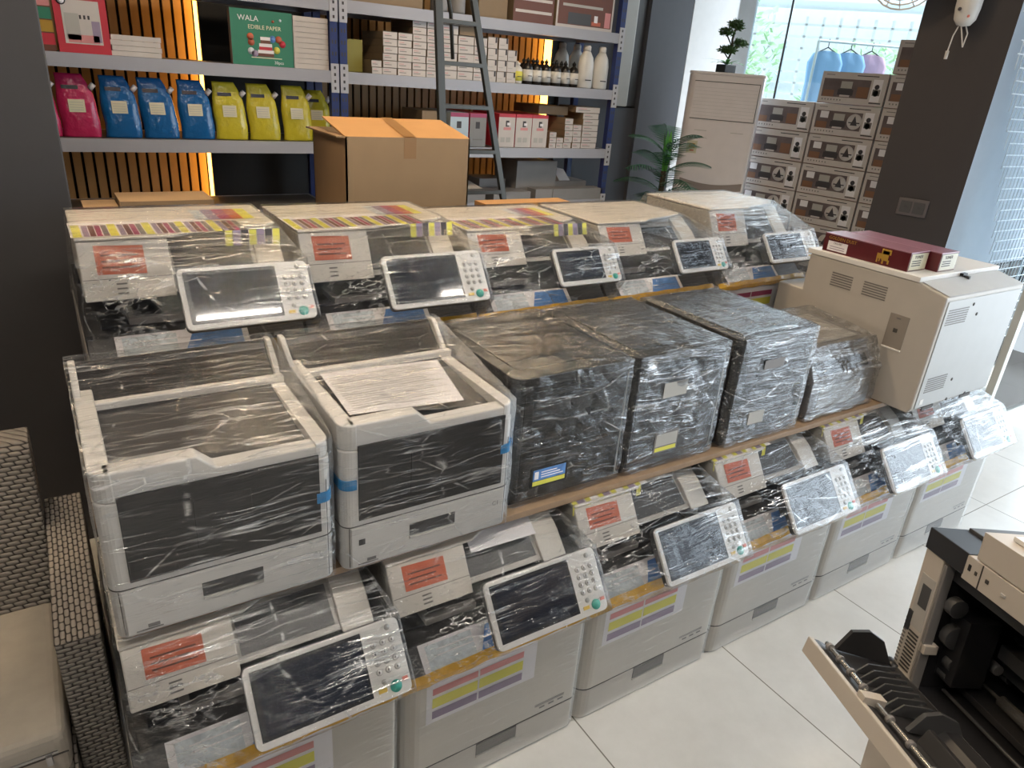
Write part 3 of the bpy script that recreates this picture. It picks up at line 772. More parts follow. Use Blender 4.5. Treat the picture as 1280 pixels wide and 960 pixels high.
b = MB(); b.box((-.002, -.50, .300), (.38, -.108, .350), OC); b.box((.0, -.50, .352), (.38, -.128, .408), OC); b.box((.03, -.50, .409), (.38, -.16, .418), M['pwhite'])
b.box((-.004, -.152, .300), (0, -.150, .350), M['seam'])
b.box((-.0035, -.125, .322), (0, -.118, .335), M['black']); b.box((-.0035, -.142, .322), (0, -.136, .330), M['seam']); b.box((-.0035, -.172, .322), (0, -.164, .330), M['seam']); b.box((-.0035, -.215, .32), (0, -.203, .326), M['pgrey'])
b.cyl((.18, -.26, .41), (.18, -.26, .43), .03, M['mid'])
b.build('upper_cover', t, bevel=.003)
# black works
b = MB()
b.box((.0, -.44, -.0015), (.30, -.056, .012), M['black']); b.box((.02, -.060, .01), (.30, -.0565, .306), M['black']); b.box((.296, -.44, .0), (.299, -.056, .30), M['black'])
for i in range(16): b.box((.26, -.08-i*.022, .12), (.28, -.086-i*.022, .29), M['dark'])
b.prism([(.02, .27), (.02, .30), (.30, .30), (.30, .20), (.26, .20), (.24, .27)], 'y', -.44, -.058, M['black'])
b.box((.18, -.43, .07), (.24, -.07, .10), M['dark']); b.box((.10, -.43, .02), (.15, -.07, .035), M['tray'])
b.box((.14, -.20, .12), (.20, -.10, .15), M['dark']); b.box((.05, -.11, .05), (.12, -.06, .20), M['black'])
for (x, y, z, r) in ((.03, -.075, .22, .02), (.05, -.07, .15, .026), (.06, -.075, .09, .016), (.09, -.07, .25, .014)): b.cyl((x, y, z), (x, y-.02, z), r, M['dark'], n=14)
for i in range(5): b.cyl((.06+i*.035, -.066, .06+.02*(i % 2)), (.06+i*.035, -.09, .06+.02*(i % 2)), .012, M['mid'] if i % 2 else M['dark'], n=12)
b.box((.0, -.075, .10), (.03, -.058, .12), OC); b.box((.0, -.068, .0), (.02, -.060, .30), M['mid'])
wk = b.build('inner_works', t, bevel=.001)
b = MB(); b.cyl((.13, -.15, .055), (.13, -.34, .055), .012, M['ochr']); b.cyl((.13, -.08, .055), (.13, -.43, .055), .004, M['ochr']); b.cyl((.13, -.35, .055), (.13, -.375, .055), .017, M['mid'])
b.build('roller', wk)
b = MB(); b.cyl((.055, -.09, .03), (.055, -.43, .03), .0035, M['dark']); b.cyl((.22, -.09, .115), (.22, -.43, .115), .0045, M['ochr']); b.cyl((.18, -.09, .16), (.18, -.3, .16), .006, M['dark']); b.build('roller', wk)
# door, hinged along the bottom of the opening and hanging outwards
dang = math.atan2(.058, -.204)
dx = Vector((-.204, 0, .040)).normalized(); dz = Vector((dx.z, 0, -dx.x))
dxf = Matrix(((dx.x, 0, dz.x, 0), (0, -1, 0, -.0), (dx.z, 0, dz.z, .018), (0, 0, 0, 1)))   # local: x outwards, y towards camera along hinge, z up
b = MB(); L_ = .46
b.prism([(.0, -.004), (.0, .004), (.15, .006), (.19, .018), (.212, .020), (.214, -.012), (.15, -.016)], 'y', .0, L_, M['tray'], dxf)
b.box((.205, .0, -.016), (.216, L_, .022), OC, dxf); b.box((.0, .0, -.022), (.205, L_, -.012), OC, dxf)
door = b.build('side_door', t, bevel=.002)
b = MB()
b.prism([(.01, .004), (.05, .055), (.09, .070), (.13, .060), (.15, .010)], 'y', .0, .010, M['tray'], dxf)      # far raised cheek
b.prism([(.01, .004), (.05, .05), (.09, .060), (.12, .05), (.14, .010)], 'y', .235, .245, M['dark'], dxf)
for i in range(7): b.prism([(.03, .004), (.06, .035), (.12, .03), (.14, .006)], 'y', .07+i*.020, .074+i*.020, M['dark'], dxf)
b.box((.145, .03, .004), (.20, .085, .012), M['black'], dxf)
b.prism([(.01, .005), (.04, .03), (.07, .028), (.09, .006)], 'y', .06, L_-.01, M['tray'], dxf)
b.prism([(.09, .005), (.11, .035), (.12, .035), (.13, .006)], 'y', .26, .44, M['tray'], dxf)
for i in range(8): b.cyl((.018, .06+i*.052, .008), (.018, .078+i*.052, .008), .006, M['ochr'] if i % 1 == 0 else M['dark'], n=10, xf=dxf)
for y in (.18, .40): b.box((.165, y, .012), (.213, y+.022, .034), OC, dxf)
b.cyl((.185, .02, .026), (.185, .17, .026), .005, M['ochr'], n=10, xf=dxf); b.cyl((.185, .205, .026), (.185, .39, .026), .005, M['ochr'], n=10, xf=dxf)
for y in (.03, .07, .11, .155, .24, .30, .36): b.cyl((.185, y, .026), (.185, y+.008, .026), .009, M['mid'], n=10, xf=dxf)
b.build('door_guides', door, bevel=.001)
b = MB(); b.box((.002, .012, .0), (.006, L_, .010), M['ochr'], dxf); b.cyl((.0, -.012, .0), (.0, .02, .0), .014, M['black'], n=12, xf=dxf); b.build('door_hinge', door)

# ------------------------------------------------------------------ sofa
t = thing('rattan_sofa', 'brown woven rattan sofa at the left edge with a beige seat cushion', 'sofa', (0, 0, 0))
def wkbox(b, lo, hi):
    x0, y0, z0 = lo; x1, y1, z1 = hi
    P = [(x0,y0,z0),(x1,y0,z0),(x1,y1,z0),(x0,y1,z0),(x0,y0,z1),(x1,y0,z1),(x1,y1,z1),(x0,y1,z1)]
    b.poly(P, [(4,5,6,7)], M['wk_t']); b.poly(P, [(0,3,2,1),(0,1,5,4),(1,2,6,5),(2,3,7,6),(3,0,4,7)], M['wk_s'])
b = MB(); wkbox(b, (-.118, 1.30, .0), (-.040, 1.862, .60)); b.build('armrest', t, bevel=.006)
b = MB(); b.prism([(1.62, .36), (1.66, .36), (1.90, .77), (1.90, .79), (1.82, .79), (1.80, .77)], 'x', -.95, -.119, M['wk_s']) ; b.v = [v for v in b.v]
b.build('backrest', t, bevel=.006)
b = MB(); wkbox(b, (-.95, 1.24, .08), (-.121, 1.75, .33)); b.build('seat_base', t, bevel=.006)
b = MB(); b.box((-.93, 1.235, .335), (-.126, 1.66, .45), M['cush']); cu = b.build('cushion', t, bevel=.022, seg=4)
b = MB(); b.box((-.40, 1.2325, .403), (-.145, 1.2345, .409), M['zip']); b.box((-.165, 1.225, .385), (-.155, 1.2325, .407), M['zip']); b.box((-.93, 1.2335, .397), (-.128, 1.235, .400), M['seam']); b.build('zipper', cu)

b = MB(); b.cyl((0, 0, .10), (0, 0, .30), .03, M['mid'], n=14); b.cyl((0, 0, .0), (0, 0, .10), .034, M['btn'], n=14); b.cyl((0, 0, .30), (0, 0, .33), .014, M['dark'], n=12)
# ------------------------------------------------------------------ room shell
b = MB(); b.box((-3, -4, -.05), (9.5, 4.75, 0), M['floor']); fl_ = struct(b, 'floor')
b = MB(); b.box((-3, -4, 3.0), (5.75, 4.75, 3.08), M['ceil']); struct(b, 'ceiling')
b = MB(); b.box((-3, 4.58, 0), (4.60, 4.75, 3.0), M['wallb']); struct(b, 'wall_back')
b = MB(); b.box((-3.1, -4, 0), (-3, 4.75, 3.0), M['wallg']); struct(b, 'wall_left')
b = MB(); b.box((-3, -4.1, 0), (5.0, -4, 3.0), M['wallg']); struct(b, 'wall_rear')
b = MB(); b.box((3.30, 4.54, 0), (3.78, 4.579, 3.0), M['wallg']); b.box((3.78, 4.54, 0), (4.05, 4.579, 1.47), M['wallg']); b.box((4.05, 4.50, 0), (4.48, 4.579, 3.0), M['wallg']); struct(b, 'trim_1')
b = MB(); b.box((3.785, 4.50, 1.48), (3.93, 4.578, 3.0), M['btn']); b.box((3.93, 4.535, 1.48), (4.045, 4.578, 3.0), M['dark']); struct(b, 'trim_2', bevel=.01)
b = MB(); b.box((4.485, 4.50, 0), (5.20, 4.579, 3.0), M['whitew']); struct(b, 'wall_corner')
# left pillar
b = MB(); b.box((-1.4, 2.56, 0), (.0712, 3.1, 3.0), M['pillar']); struct(b, 'wall_pillar_left', bevel=.004)
# slatted panels
def slats(x0, x1, nm):
    b = MB(); b.box((x0, 4.555, .1), (x1, 4.578, 2.9), M['slatback'])
    x = x1-.038
    while x > x0:
        b.box((x, 4.53, .1), (x+.038, 4.555, 2.9), M['slat']); x -= .052
    b.box((x1+.012, 4.435, .1), (x1+.020, 4.578, 2.9), M['wallb'])  # added lip that keeps the strip's light off the dark wall
    return struct(b, nm)
slats(-.9, .83, 'trim_3'); slats(1.46, 3.12, 'trim_4')
M['led'] = emitmat('led_strip_amber', (1, .46, .08), 7.5)
for x, lb in ((.834, 'warm glowing light strip at the right edge of the left wooden slat panel'), (3.124, 'warm glowing light strip at the right edge of the slat panel behind the bottles')):
    b = MB(); b.box((x+.003, 4.44, .3), (x+.006, 4.525, 2.8), M['led']); tag(b.build('light_strip'), lb, 'light', 'light strips beside the slat panels')
# right pillar, rotated a little
an = R(105); u = Vector((math.cos(an), math.sin(an), 0)); v_ = Vector((1, 0, 0))
p0 = Vector((4.0, 1.9, 0)); p1 = p0+u*.42
b = MB(); b.poly([p0, p0+v_*.40, p1+v_*.40, p1]+[p+Vector((0, 0, 3.0)) for p in (p0, p0+v_*.40, p1+v_*.40, p1)], [(3,2,1,0),(4,5,6,7),(1,2,6,5),(2,3,7,6),(3,0,4,7)], M['pillar2'])
b.poly([p0, p0+v_*.40, p0+v_*.40+Vector((0, 0, 3)), p0+Vector((0, 0, 3))], [(0,1,2,3)], M['bluew'])  # daylight on this face of the dark pillar, painted as pale blue
struct(b, 'wall_pillar_right')
nx = Vector((-math.sin(an), math.cos(an), 0))
def on_pillar(s, z, out=0): return p0+u*s+nx*out+Vector((0, 0, z))
pxf = Matrix.Translation(p0) @ Matrix.Rotation(an, 4, 'Z')   # local x along the face, local y outwards(-X side)
t = thing('wall_outlet', 'dark twin outlet plate low on the charcoal pillar face', 'outlet')
b = MB(); b.box((.135, .0005, 1.105), (.285, .010, 1.195), M['outlet'], pxf); b.build('plate', t, bevel=.003)
b = MB()
for x in (.15, .215): b.box((x, .010, 1.12), (x+.055, .014, 1.18), M['pillar'], pxf); b.box((x+.02, .014, 1.145), (x+.035, .0155, 1.155), M['ink'], pxf)
b.build('socket', t, bevel=.001)
t = thing('wall_speaker', 'white capsule shaped wall unit with hanging looped cords high on the charcoal pillar', 'wall unit')
b = MB(); cx = .21
b.lathe([(.002, 2.02), (.03, 2.025), (.048, 2.05), (.055, 2.10), (.058, 2.20), (.050, 2.34), (.02, 2.36)], M['devw'], (cx, .06, 0), 20, pxf); b.build('casing', t)
b = MB(); b.cyl((cx+.02, .118, 2.09), (cx+.02, .122, 2.09), .008, M['ink'], xf=pxf); b.cyl((cx-.025, .114, 2.06), (cx-.025, .119, 2.06), .006, M['btnr'], xf=pxf); b.build('indicator', t)
b = MB(); b.tube([(cx-.01, .06, 2.03), (cx-.03, .06, 1.99), (cx-.025, .06, 1.93), (cx-.005, .06, 1.99), (cx+.01, .06, 2.03)], .003, M['devw'], xf=pxf)
b.tube([(cx+.015, .06, 2.03), (cx+.03, .06, 1.98), (cx+.035, .06, 1.91)], .003, M['devw'], xf=pxf); b.cyl((cx+.035, .06, 1.875), (cx+.035, .06, 1.912), .008, M['devw'], xf=pxf); b.build('cord', t)
t = thing('wall_fan', 'lower rim of a round pale fan guard at the top of the charcoal pillar', 'fan')
b = MB(); c0 = (.50, .12, 2.255)
for k in range(5):
    r = .17-.02*k; b.tube([(c0[0]+r*math.cos(a*math.pi/12), c0[1]+.015*k, c0[2]+r*math.sin(a*math.pi/12)) for a in range(25)], .004, M['devw'], n=6, xf=pxf)
for a in range(16):
    b.tube([(c0[0]+.17*math.cos(a*math.pi/8), c0[1], c0[2]+.17*math.sin(a*math.pi/8)), (c0[0]+.09*math.cos(a*math.pi/8), c0[1]+.06, c0[2]+.09*math.sin(a*math.pi/8))], .003, M['devw'], n=6, xf=pxf)
b.cyl((c0[0], c0[1]+.05, c0[2]), (c0[0], c0[1]+.075, c0[2]), .095, M['devw'], xf=pxf); b.build('guard', t)
b = MB(); b.cyl((c0[0], .0, c0[2]), (c0[0], c0[1]+.04, c0[2]), .05, M['devw'], xf=pxf); b.build('motor', t)

# window wall on the right
ag = R(99.8); gu = Vector((math.cos(ag), math.sin(ag), 0)); g0 = Vector((5.62, 1.95, 0)); GL = 2.70
gxf = Matrix.Translation(g0) @ Matrix.Rotation(ag, 4, 'Z')
b = MB()
b.box((0, -.03, 0), (GL, .03, .06), M['alu'], gxf); b.box((0, -.03, 2.94), (GL, .03, 3.0), M['alu'], gxf); b.box((GL-.04, -.03, 0), (GL, .03, 3), M['alu'], gxf); b.box((0, -.03, 0), (.05, .03, 3), M['alu'], gxf)
wn = struct(b, 'window_1')
b = MB(); b.box((.05, -.004, .06), (2.255, .004, 2.94), M['glass'], gxf); b.build('glass_pane', wn)
b = MB(); b.box((2.275, -.004, .06), (GL-.04, .004, 2.94), M['glass'], gxf); b.build('glass_pane', wn)
b = MB(); b.box((2.256, -.006, .06), (2.272, .006, 2.94), M['dark'], gxf); b.build('glass_joint', wn)
# shop front to the right of the pillar
b = MB(); b.box((4.40, 1.95, 0), (5.65, 2.0, .06), M['alu']); b.box((4.40, 1.95, 2.94), (5.65, 2.0, 3), M['alu'])
wn = struct(b, 'window_2')
b = MB(); b.box((4.40, 1.952, .82), (6.6, 1.998, 2.94), M['bluew']); struct(b, 'wall_front')
b = MB(); b.box((4.41, 1.972, .06), (5.6, 1.978, .815), M['glass']); b.build('glass_pane', wn)
# wire grid leaning outside it
t = thing('wire_grid', 'white wire grid panel with square mesh behind the glass right of the pillar', 'grid')
b = MB()
for i in range(34):
    z = .35+i*.058; xl = 4.02+(1.94-z)*.43+.02*((i*7) % 3); xl = max(xl, 4.42) if z < 1.02 else xl
    b.cyl((xl, 1.868, z), (5.5, 1.868, z), .0032, M['steel'], n=5)
for x in (4.9, 5.5): b.cyl((x, 1.868, 0), (x, 1.868, 2.3), .006, M['steel'], n=6)
for i in range(38):
    x = 4.06+i*.04; zt = 2.35; zb = max(.35, 1.94-(x-4.02)/.43)
    if zt > zb: b.cyl((x, 1.872, zb), (x, 1.872, zt), .0022, M['steel'], n=6)
b.build('wire_mesh', t)
# glass door standing open
t = thing('glass_door', 'tall glass door leaf with pale metal frame, right of the bare cream printer', 'door')
b = MB(); b.box((4.245, 1.53, .0), (4.29, 1.57, 2.3), M['alu']); b.box((5.2, 1.53, 0), (5.245, 1.57, 2.3), M['alu']); b.box((4.29, 1.535, .0), (5.2, 1.565, .05), M['alu']); b.box((4.29, 1.535, 2.25), (5.2, 1.565, 2.3), M['alu']); b.build('frame', t, bevel=.003)
b = MB(); b.box((4.29, 1.547, .05), (5.2, 1.553, 2.25), M['glass']); b.build('glass_pane', t)

# ------------------------------------------------------------------ ceiling lamps
M['lamp'] = emitmat('ceiling_lamp_warm', (1, .90, .78), 44)
M['lampw'] = emitmat('ceiling_lamp_amber', (1, .76, .50), 52)
lamps = [(-.6, .2), (.9, .2), (-.6, 2.4), (.9, 2.3), (2.2, 2.6), (.2, -1.6), (2.4, .2)]
for i, (x, y) in enumerate(lamps):
    b = MB(); b.box((x-.32, y-.11, 2.955), (x+.32, y+.11, 2.998), M['whitew']); b.box((x-.30, y-.09, 2.950), (x+.30, y+.09, 2.956), M['lampw'] if y > 2 else M['lamp'])
    tag(b.build('ceiling_lamp'), 'warm rectangular ceiling lamp above the printers', 'lamp', 'ceiling lamps')

# ------------------------------------------------------------------ shelving
SY = 3.90; SD = .45
def bay(label, x0, x1, levels):
    t = thing('storage_rack', label, 'shelving', (x0, SY, 0), 0, 'blue posted storage racks')
    wd = x1-x0
    for k, (x, y) in enumerate(((0, 0), (wd-.04, 0), (0, SD-.04), (wd-.04, SD-.04))):
        b = MB(); b.box((x, y, 0), (x+.04, y+.04, 2.5), M['post'])
        if y == 0:
            for i in range(44):
                z = .08+i*.055
                b.poly([(x+.008, -.0006, z), (x+.016, -.0006, z-.004), (x+.016, -.0006, z+.014), (x+.008, -.0006, z+.018)], [(0,1,2,3)], M['ink'])
                b.poly([(x+.032, -.0006, z), (x+.024, -.0006, z-.004), (x+.024, -.0006, z+.014), (x+.032, -.0006, z+.018)], [(0,1,2,3)], M['ink'])
        b.build('post', t)
    for z in levels:
        b = MB(); b.box((.04, -.004, z-.058), (wd-.04, .020, z), M['beam']); b.box((.04, SD-.02, z-.058), (wd-.04, SD, z), M['beam']); b.box((0.04, .02, z-.058), (.055, SD-.02, z), M['beam']); b.box((wd-.055, .02, z-.058), (wd-.04, SD-.02, z), M['beam'])
        be = b.build('beam', t)
        b = MB(); b.box((.055, .02, z-.012), (wd-.055, SD-.02, z-.001), M['shelfdk']); b.build('deck', be)
        b = MB()
        for x in (0, wd-.04):
            b = MB(); b.box((x-.001, -.007, z-.105), (x+.041, 0, z+.035), M['clip'])
            for q in range(4): b.box((x+.014, -.008, z-.09+q*.033), (x+.024, -.0068, z-.076+q*.033), M['ink'])
            b.build('clip', be)
    return t
bay('grey and blue storage rack bay on the left, holding colour pouches', -.45, 1.405, (.90, 1.245, 1.600, 1.935))
bay('grey and blue storage rack bay on the right, holding toner boxes and bottles', 1.415, 3.305, (.90, 1.230, 1.600, 1.935))

# pouches
def make_pouch(mt, label, loc, rz=0, sc=1.0, lean=0.0, group=None):
    t = thing('toner_pouch', label, 'pouch', loc, rz, group)
    w, h = .155, .268*sc
    b = MB(); n = 16; lv = [0, .03, .1, .25, .4, .55, .68, .78, .88, .97, 1.0]
    P = []; F = []
    for f in lv:
        xr = w if f < .62 else w-(f-.62)/.38*w*.33
        xr = min(xr, w); th = .048*(1-f)**.5+.004
        if f < .05: th *= .8
        cx = xr/2
        wob = .004*math.sin(f*9+w*40)
        for i in range(n):
            a = 2*math.pi*i/n; c, s_ = math.cos(a), math.sin(a)
            P.append((cx+math.copysign(abs(c)**.6, c)*xr/2+lean*f+wob, .045+math.copysign(abs(s_)**.9, s_)*th/2+.02*f, f*h))
    for k in range(len(lv)-1):
        for i in range(n): F.append((k*n+i, k*n+(i+1) % n, (k+1)*n+(i+1) % n, (k+1)*n+i))
    F.append(tuple(range(n-1, -1, -1))); F.append(tuple(range((len(lv)-1)*n, len(lv)*n)))
    b.poly(P, F, mt, None, True); b.build('bag', t)
    def fr(x, f): return (x+lean*f, .045-(.048*(1-f)**.5+.004)/2+.02*f-.003, f*h)
    b = MB(); b.quad(fr(.04, .40), fr(.105, .40), fr(.105, .60), fr(.04, .60), M['plab'])
    for i in range(4): b.quad(*(Vector(p)+Vector((0, -.001, 0)) for p in (fr(.045, .43+.04*i), fr(.098, .43+.04*i), fr(.098, .44+.04*i), fr(.045, .44+.04*i))), M['btn'])
    b.build('label', t)
    b = MB(); b.quad(fr(.022, .76), fr(.088, .76), fr(.088, .82), fr(.022, .82), M['pdark']); b.build('brand_band', t)
    b = MB(); b.cyl((w*.86+lean*.78, .058, h*.77), (w*.86+lean*.78+.020, .058, h*.77+.022), .012, M['cap'], n=12); b.build('spout_cap', t)
    return t
ZP = 1.2455
for x, c, lb, ln in ((-.03, 'pm', 'magenta toner pouch half hidden behind the dark pillar', -.01), (.125, 'pm', 'whole magenta toner pouch on the rack, beside the blue ones', 0),
                     (.297, 'pb', 'blue toner pouch right beside the magenta pouch', 0), (.462, 'pb', 'blue toner pouch between two other blue ones', -.01), (.626, 'pb', 'blue toner pouch next to the first yellow pouch', 0),
                     (.787, 'py', 'yellow toner pouch right beside the blue pouches', 0), (.953, 'py', 'yellow toner pouch second from the blue pouches', -.005), (1.125, 'py', 'yellow toner pouch above the open carton flap', 0), (1.262, 'py', 'yellow toner pouch mostly hidden behind its neighbour near the rack post', 0)):
    hid = x > 1.2
    make_pouch(M[c], lb, (x, SY+(.12 if hid else .03), ZP), 0, .93 if hid else 1, ln, 'toner pouches on the rack')

# boxes on the racks
def card(name, label, cat, lo, hi, mt, group=None, side=None, marks=None, rz=0):
    b = MB(); x0, y0, z0 = lo; x1, y1, z1 = hi
    w, d, h = x1-x0, y1-y0, z1-z0
    s = side or mt
    P = [(0,0,0),(w,0,0),(w,d,0),(0,d,0),(0,0,h),(w,0,h),(w,d,h),(0,d,h)]
    b.poly(P, [(0,3,2,1),(4,5,6,7),(1,2,6,5),(2,3,7,6),(3,0,4,7)], s); b.poly(P, [(0,1,5,4)], mt)
    if marks: marks(b, w, h)
    o = b.build(name, None, bevel=.001 if False else 0); put(o, lo, rz)
    return tag(o, label, cat, group)
def mk_small(b, w, h):
    b.box((w*.1, -.0008, h*.35), (w*.6, 0, h*.45), M['mid']); b.box((w*.1, -.0008, h*.6), (w*.45, 0, h*.68), M['pink']); b.box((w*.0, -.0006, h*.92), (w, 0, h), M['slot'])
def mk_side(b, w, h):
    b.box((w*.78, -.0008, h*.5), (w*.95, 0, h*.98), M['ink']); b.box((w*.1, -.0008, h*.3), (w*.6, 0, h*.38), M['btn']); b.box((w*.0, -.0006, h*.95), (w, 0, h), M['slot'])
ZB = 1.6005
gS = 'small toner boxes stacked left of the ladder'
def stack(x, w, n, h, group, label, marks, z=ZB, d=.30, y=SY+.02, mt='boxw'):
    for k in range(n):
        j = rnd.uniform(-.002, .002)
        card('toner_box', label, 'box', (x+j, y+rnd.uniform(0, .008), z+k*h), (x+j+w-.003, y+d, z+k*h+h-.0012), M[mt], group, M['boxs'], marks)
stack(1.600, .060, 2, .034, gS, 'small toner box with print on its end, in the stacks left of the ladder', mk_small, d=.12)
for x, n in ((1.665, 6), (1.752, 6), (1.838, 8), (1.925, 8)): stack(x, .084, n, .0355, gS, 'small toner box with print on its end, in the stacks left of the ladder', mk_small)
gB = 'small toner boxes behind the ladder'
for x, n in ((2.012, 6), (2.120, 5), (2.225, 5)): stack(x, .104 if x < 2.2 else .085, n, .046, gB, 'small pale toner box seen through the ladder', mk_small, d=.25)
gC = 'pale boxes with dark corner marks right of the ladder'
for x, n in ((2.318, 4), (2.386, 4), (2.454, 3)): stack(x, .066, n, .060, gC, 'pale square box with a dark corner mark, right of the ladder', mk_side, d=.2)
card('cardboard_box', 'brown box lying across the top behind the ladder', 'box', (2.13, SY+.03, ZB+.232), (2.26, SY+.22, ZB+.285), M['boxs'])
card('yellow_box', 'tall yellow green box beside the rack post left of the small toner boxes', 'box', (1.50, SY+.12, ZB), (1.585, SY+.38, ZB+.16), mat('olive_card', (.25, .23, .05), .6))
# bottles
def bottle(label, loc, r, h, body, cap, lab, group, neck=.3):
    t = thing('bottle', label, 'bottle', loc, 0, group)
    b = MB(); b.lathe([(r*.92, 0), (r, .004), (r, h*.62), (r*.8, h*.72), (r*neck, h*.80), (r*neck, h*.86)], body, n=16); b.build('flask', t)
    b = MB(); b.lathe([(r*neck*1.25, h*.84), (r*neck*1.25, h*.92), (r*neck*.5, h*.95), (r*neck*.3, h)], cap, n=12); b.build('cap', t)
    b = MB(); b.lathe([(r*1.02, h*.12), (r*1.02, h*.55)], lab, n=16)
    b.box((-r*.5, -r*1.06, h*.30), (r*.4, -r*1.02, h*.33), M['ink']) ; b.build('label', t)
    return t
bottle('small bottle with yellow label, leftmost in the bottle line', (2.548, SY+.06, ZB), .034, .125, M['plast'], M['plast'], M['yel'], 'bottles on the rack', .45)
src = bottle('dark ink bottle with pale label and pointed black cap in the row on the rack', (2.624, SY+.06, ZB), .033, .150, M['bbrown'], M['bbrown'], M['plast'], 'ink bottles on the rack')
for x in (2.695, 2.768, 2.840, 2.915, 2.985): dup(src, (x, SY+.06+.006*((x*10) % 2), ZB), .2)
for x in (2.66, 2.73, 2.80, 2.88, 2.95): dup(src, (x, SY+.16, ZB), .2, 'dark ink bottle standing in the second line behind the others', 'second line of ink bottles')
def jerry(label, loc, h=.25):
    t = thing('bottle', label, 'bottle', loc, 0, 'tall white bottles')
    b = MB(); b.lathe([(.050, 0), (.056, .006), (.057, h*.55), (.048, h*.72), (.026, h*.86), (.020, h*.88)], M['plast'], n=18, sy=.7); b.build('flask', t)
    b = MB(); b.lathe([(.024, h*.87), (.024, h*.97), (.018, h)], M['pwhite'], n=14); b.build('cap', t)
    b = MB(); b.box((-.025, -.0415, h*.18), (.022, -.0395, h*.205), M['ink']); b.build('printed_marks', t); return t
jerry('tall white plastic bottle, left of the pair at the rack end', (3.062, SY+.05, ZB)); jerry('tall white plastic bottle next to the blue rack post', (3.185, SY+.05, ZB)); 
jerry('tall white bottle standing behind the pair', (3.005, SY+.24, ZB), .26); jerry('tall white bottle at the back between the front pair', (3.125, SY+.24, ZB), .26)
# lower shelf
ZC = 1.2305
def mk_red(b, w, h):
    b.box((0, -.001, h*.90), (w, 0, h), M['red']); b.box((w*.42, -.001, h*.62), (w*.62, 0, h*.80), M['ink']); b.box((w*.3, -.001, h*.52), (w*.75, 0, h*.60), M['pink']); b.box((w*.15, -.001, h*.15), (w*.4, 0, h*.3), M['btn']); b.box((w*.5, -.001, h*.15), (w*.75, 0, h*.3), M['btn']); b.box((w*.5, -.0016, h*.66), (w*.7, -.001, h*.74), M['paper'])
def mk_dim(b, w, h):
    b.box((0, -.001, h*.88), (w, 0, h), M['mag']); b.box((w*.35, -.001, h*.55), (w*.6, 0, h*.75), M['ink']); b.box((w*.2, -.001, h*.2), (w*.8, 0, h*.24), M['mid'])
gr = 'red topped toner cartons on the lower shelf'
for x, lb in ((2.425, 'white carton with red top and dark figure, right of the ladder'), (2.550, 'white carton with red top and dark figure, middle of three'), (2.672, 'white carton with red top and dark figure, beside the small white boxes')):
    card('toner_carton', lb, 'box', (x, SY+.03, ZC), (x+.118, SY+.36, ZC+.195), M['boxw'], gr, M['red'], mk_red)
card('toner_carton', 'grey carton with dark figure seen between the ladder rails', 'box', (2.222, SY+.03, ZC), (2.335, SY+.36, ZC+.19), M['boxg'], None, M['red'], mk_dim)
card('toner_carton', 'pale blue carton partly behind the open brown carton', 'box', (2.09, SY+.03, ZC), (2.212, SY+.36, ZC+.19), mat('pale_blue_card', (.45, .55, .62), .5), None, None, mk_dim)
card('toner_carton', 'dark purple carton hidden behind the open brown carton flap', 'box', (1.93, SY+.08, ZC), (2.08, SY+.36, ZC+.19), M['boxs'])
gW = 'small white boxes at the right end of the lower shelf'
for x, w, n, h in ((2.808, .055, 3, .033), (2.866, .055, 2, .033), (2.925, .066, 5, .037), (2.994, .070, 4, .037), (3.067, .130, 6, .037)):
    stack(x, w, n, h, gW, 'small white box in the stacks at the right end of the lower shelf', mk_small, z=ZC, d=.22, mt='boxw')
stack(3.0, .2, 1, .036, gW, 'small white box in the stacks at the right end of the lower shelf', mk_small, z=ZC+6*.037+.0005, d=.2)
card('cardboard_box', 'flat dark brown box on top of the small white boxes', 'box', (2.76, SY+.10, ZC+.198), (2.992, SY+.40, ZC+.250), M['boxs'])
# lowest shelf grey boxes
ZD = .9005
card('grey_carton', 'large plain grey carton on the bottom shelf between ladder and rack post', 'box', (2.64, SY+.12, ZD), (2.96, SY+.40, ZD+.235), M['boxg'])
for x, y, w, d, h, lb in ((2.86, .0, .42, .10, .072, 'flat grey carton at the front of the bottom shelf beside the right post'), (2.72, .0, .135, .10, .072, 'flat grey carton in front of the large plain grey one'), (2.97, .14, .27, .25, .10, 'grey carton behind the flat ones near the right post'), (2.40, .0, .28, .20, .06, 'grey carton at the foot of the ladder'), (2.42, .22, .20, .2, .11, 'dim grey carton behind the ladder foot'), (2.02, .02, .33, .3, .05, 'grey flat pack between the ladder rails')):
    o = card('grey_carton', lb, 'box', (x, SY+.0+y+.021*(y == 0)*0, ZD), (x+w, SY+y+d, ZD+h), M['boxg'], 'grey cartons on the bottom shelf')
    if h < .08: 
        l = MB(); l.box((.03, .012, h), (w*.55, d-.02, h+.001), M['mid']); l.build('lid_label', o)
b = MB(); b.poly([(0, 0, .0), (.25, -.02, .01), (.22, .2, .05), (.02, .18, .04)], [(0,1,2,3)], M['boxw']); o = put(b.build('paper_bag', solid=.004), (2.12, SY+.06, ZD+.055)); tag(o, 'crumpled pale paper lying on the grey flat pack', 'paper')
b = MB(); b.poly([(0, 0, 0), (.09, .0, .0), (.10, .10, .06), (.01, .11, .075)], [(0,1,2,3)], M['paper']); o = put(b.build('paper_bag', solid=.004), (3.02, SY+.16, ZD+.104)); tag(o, 'white crumpled paper on the grey carton near the post', 'paper')
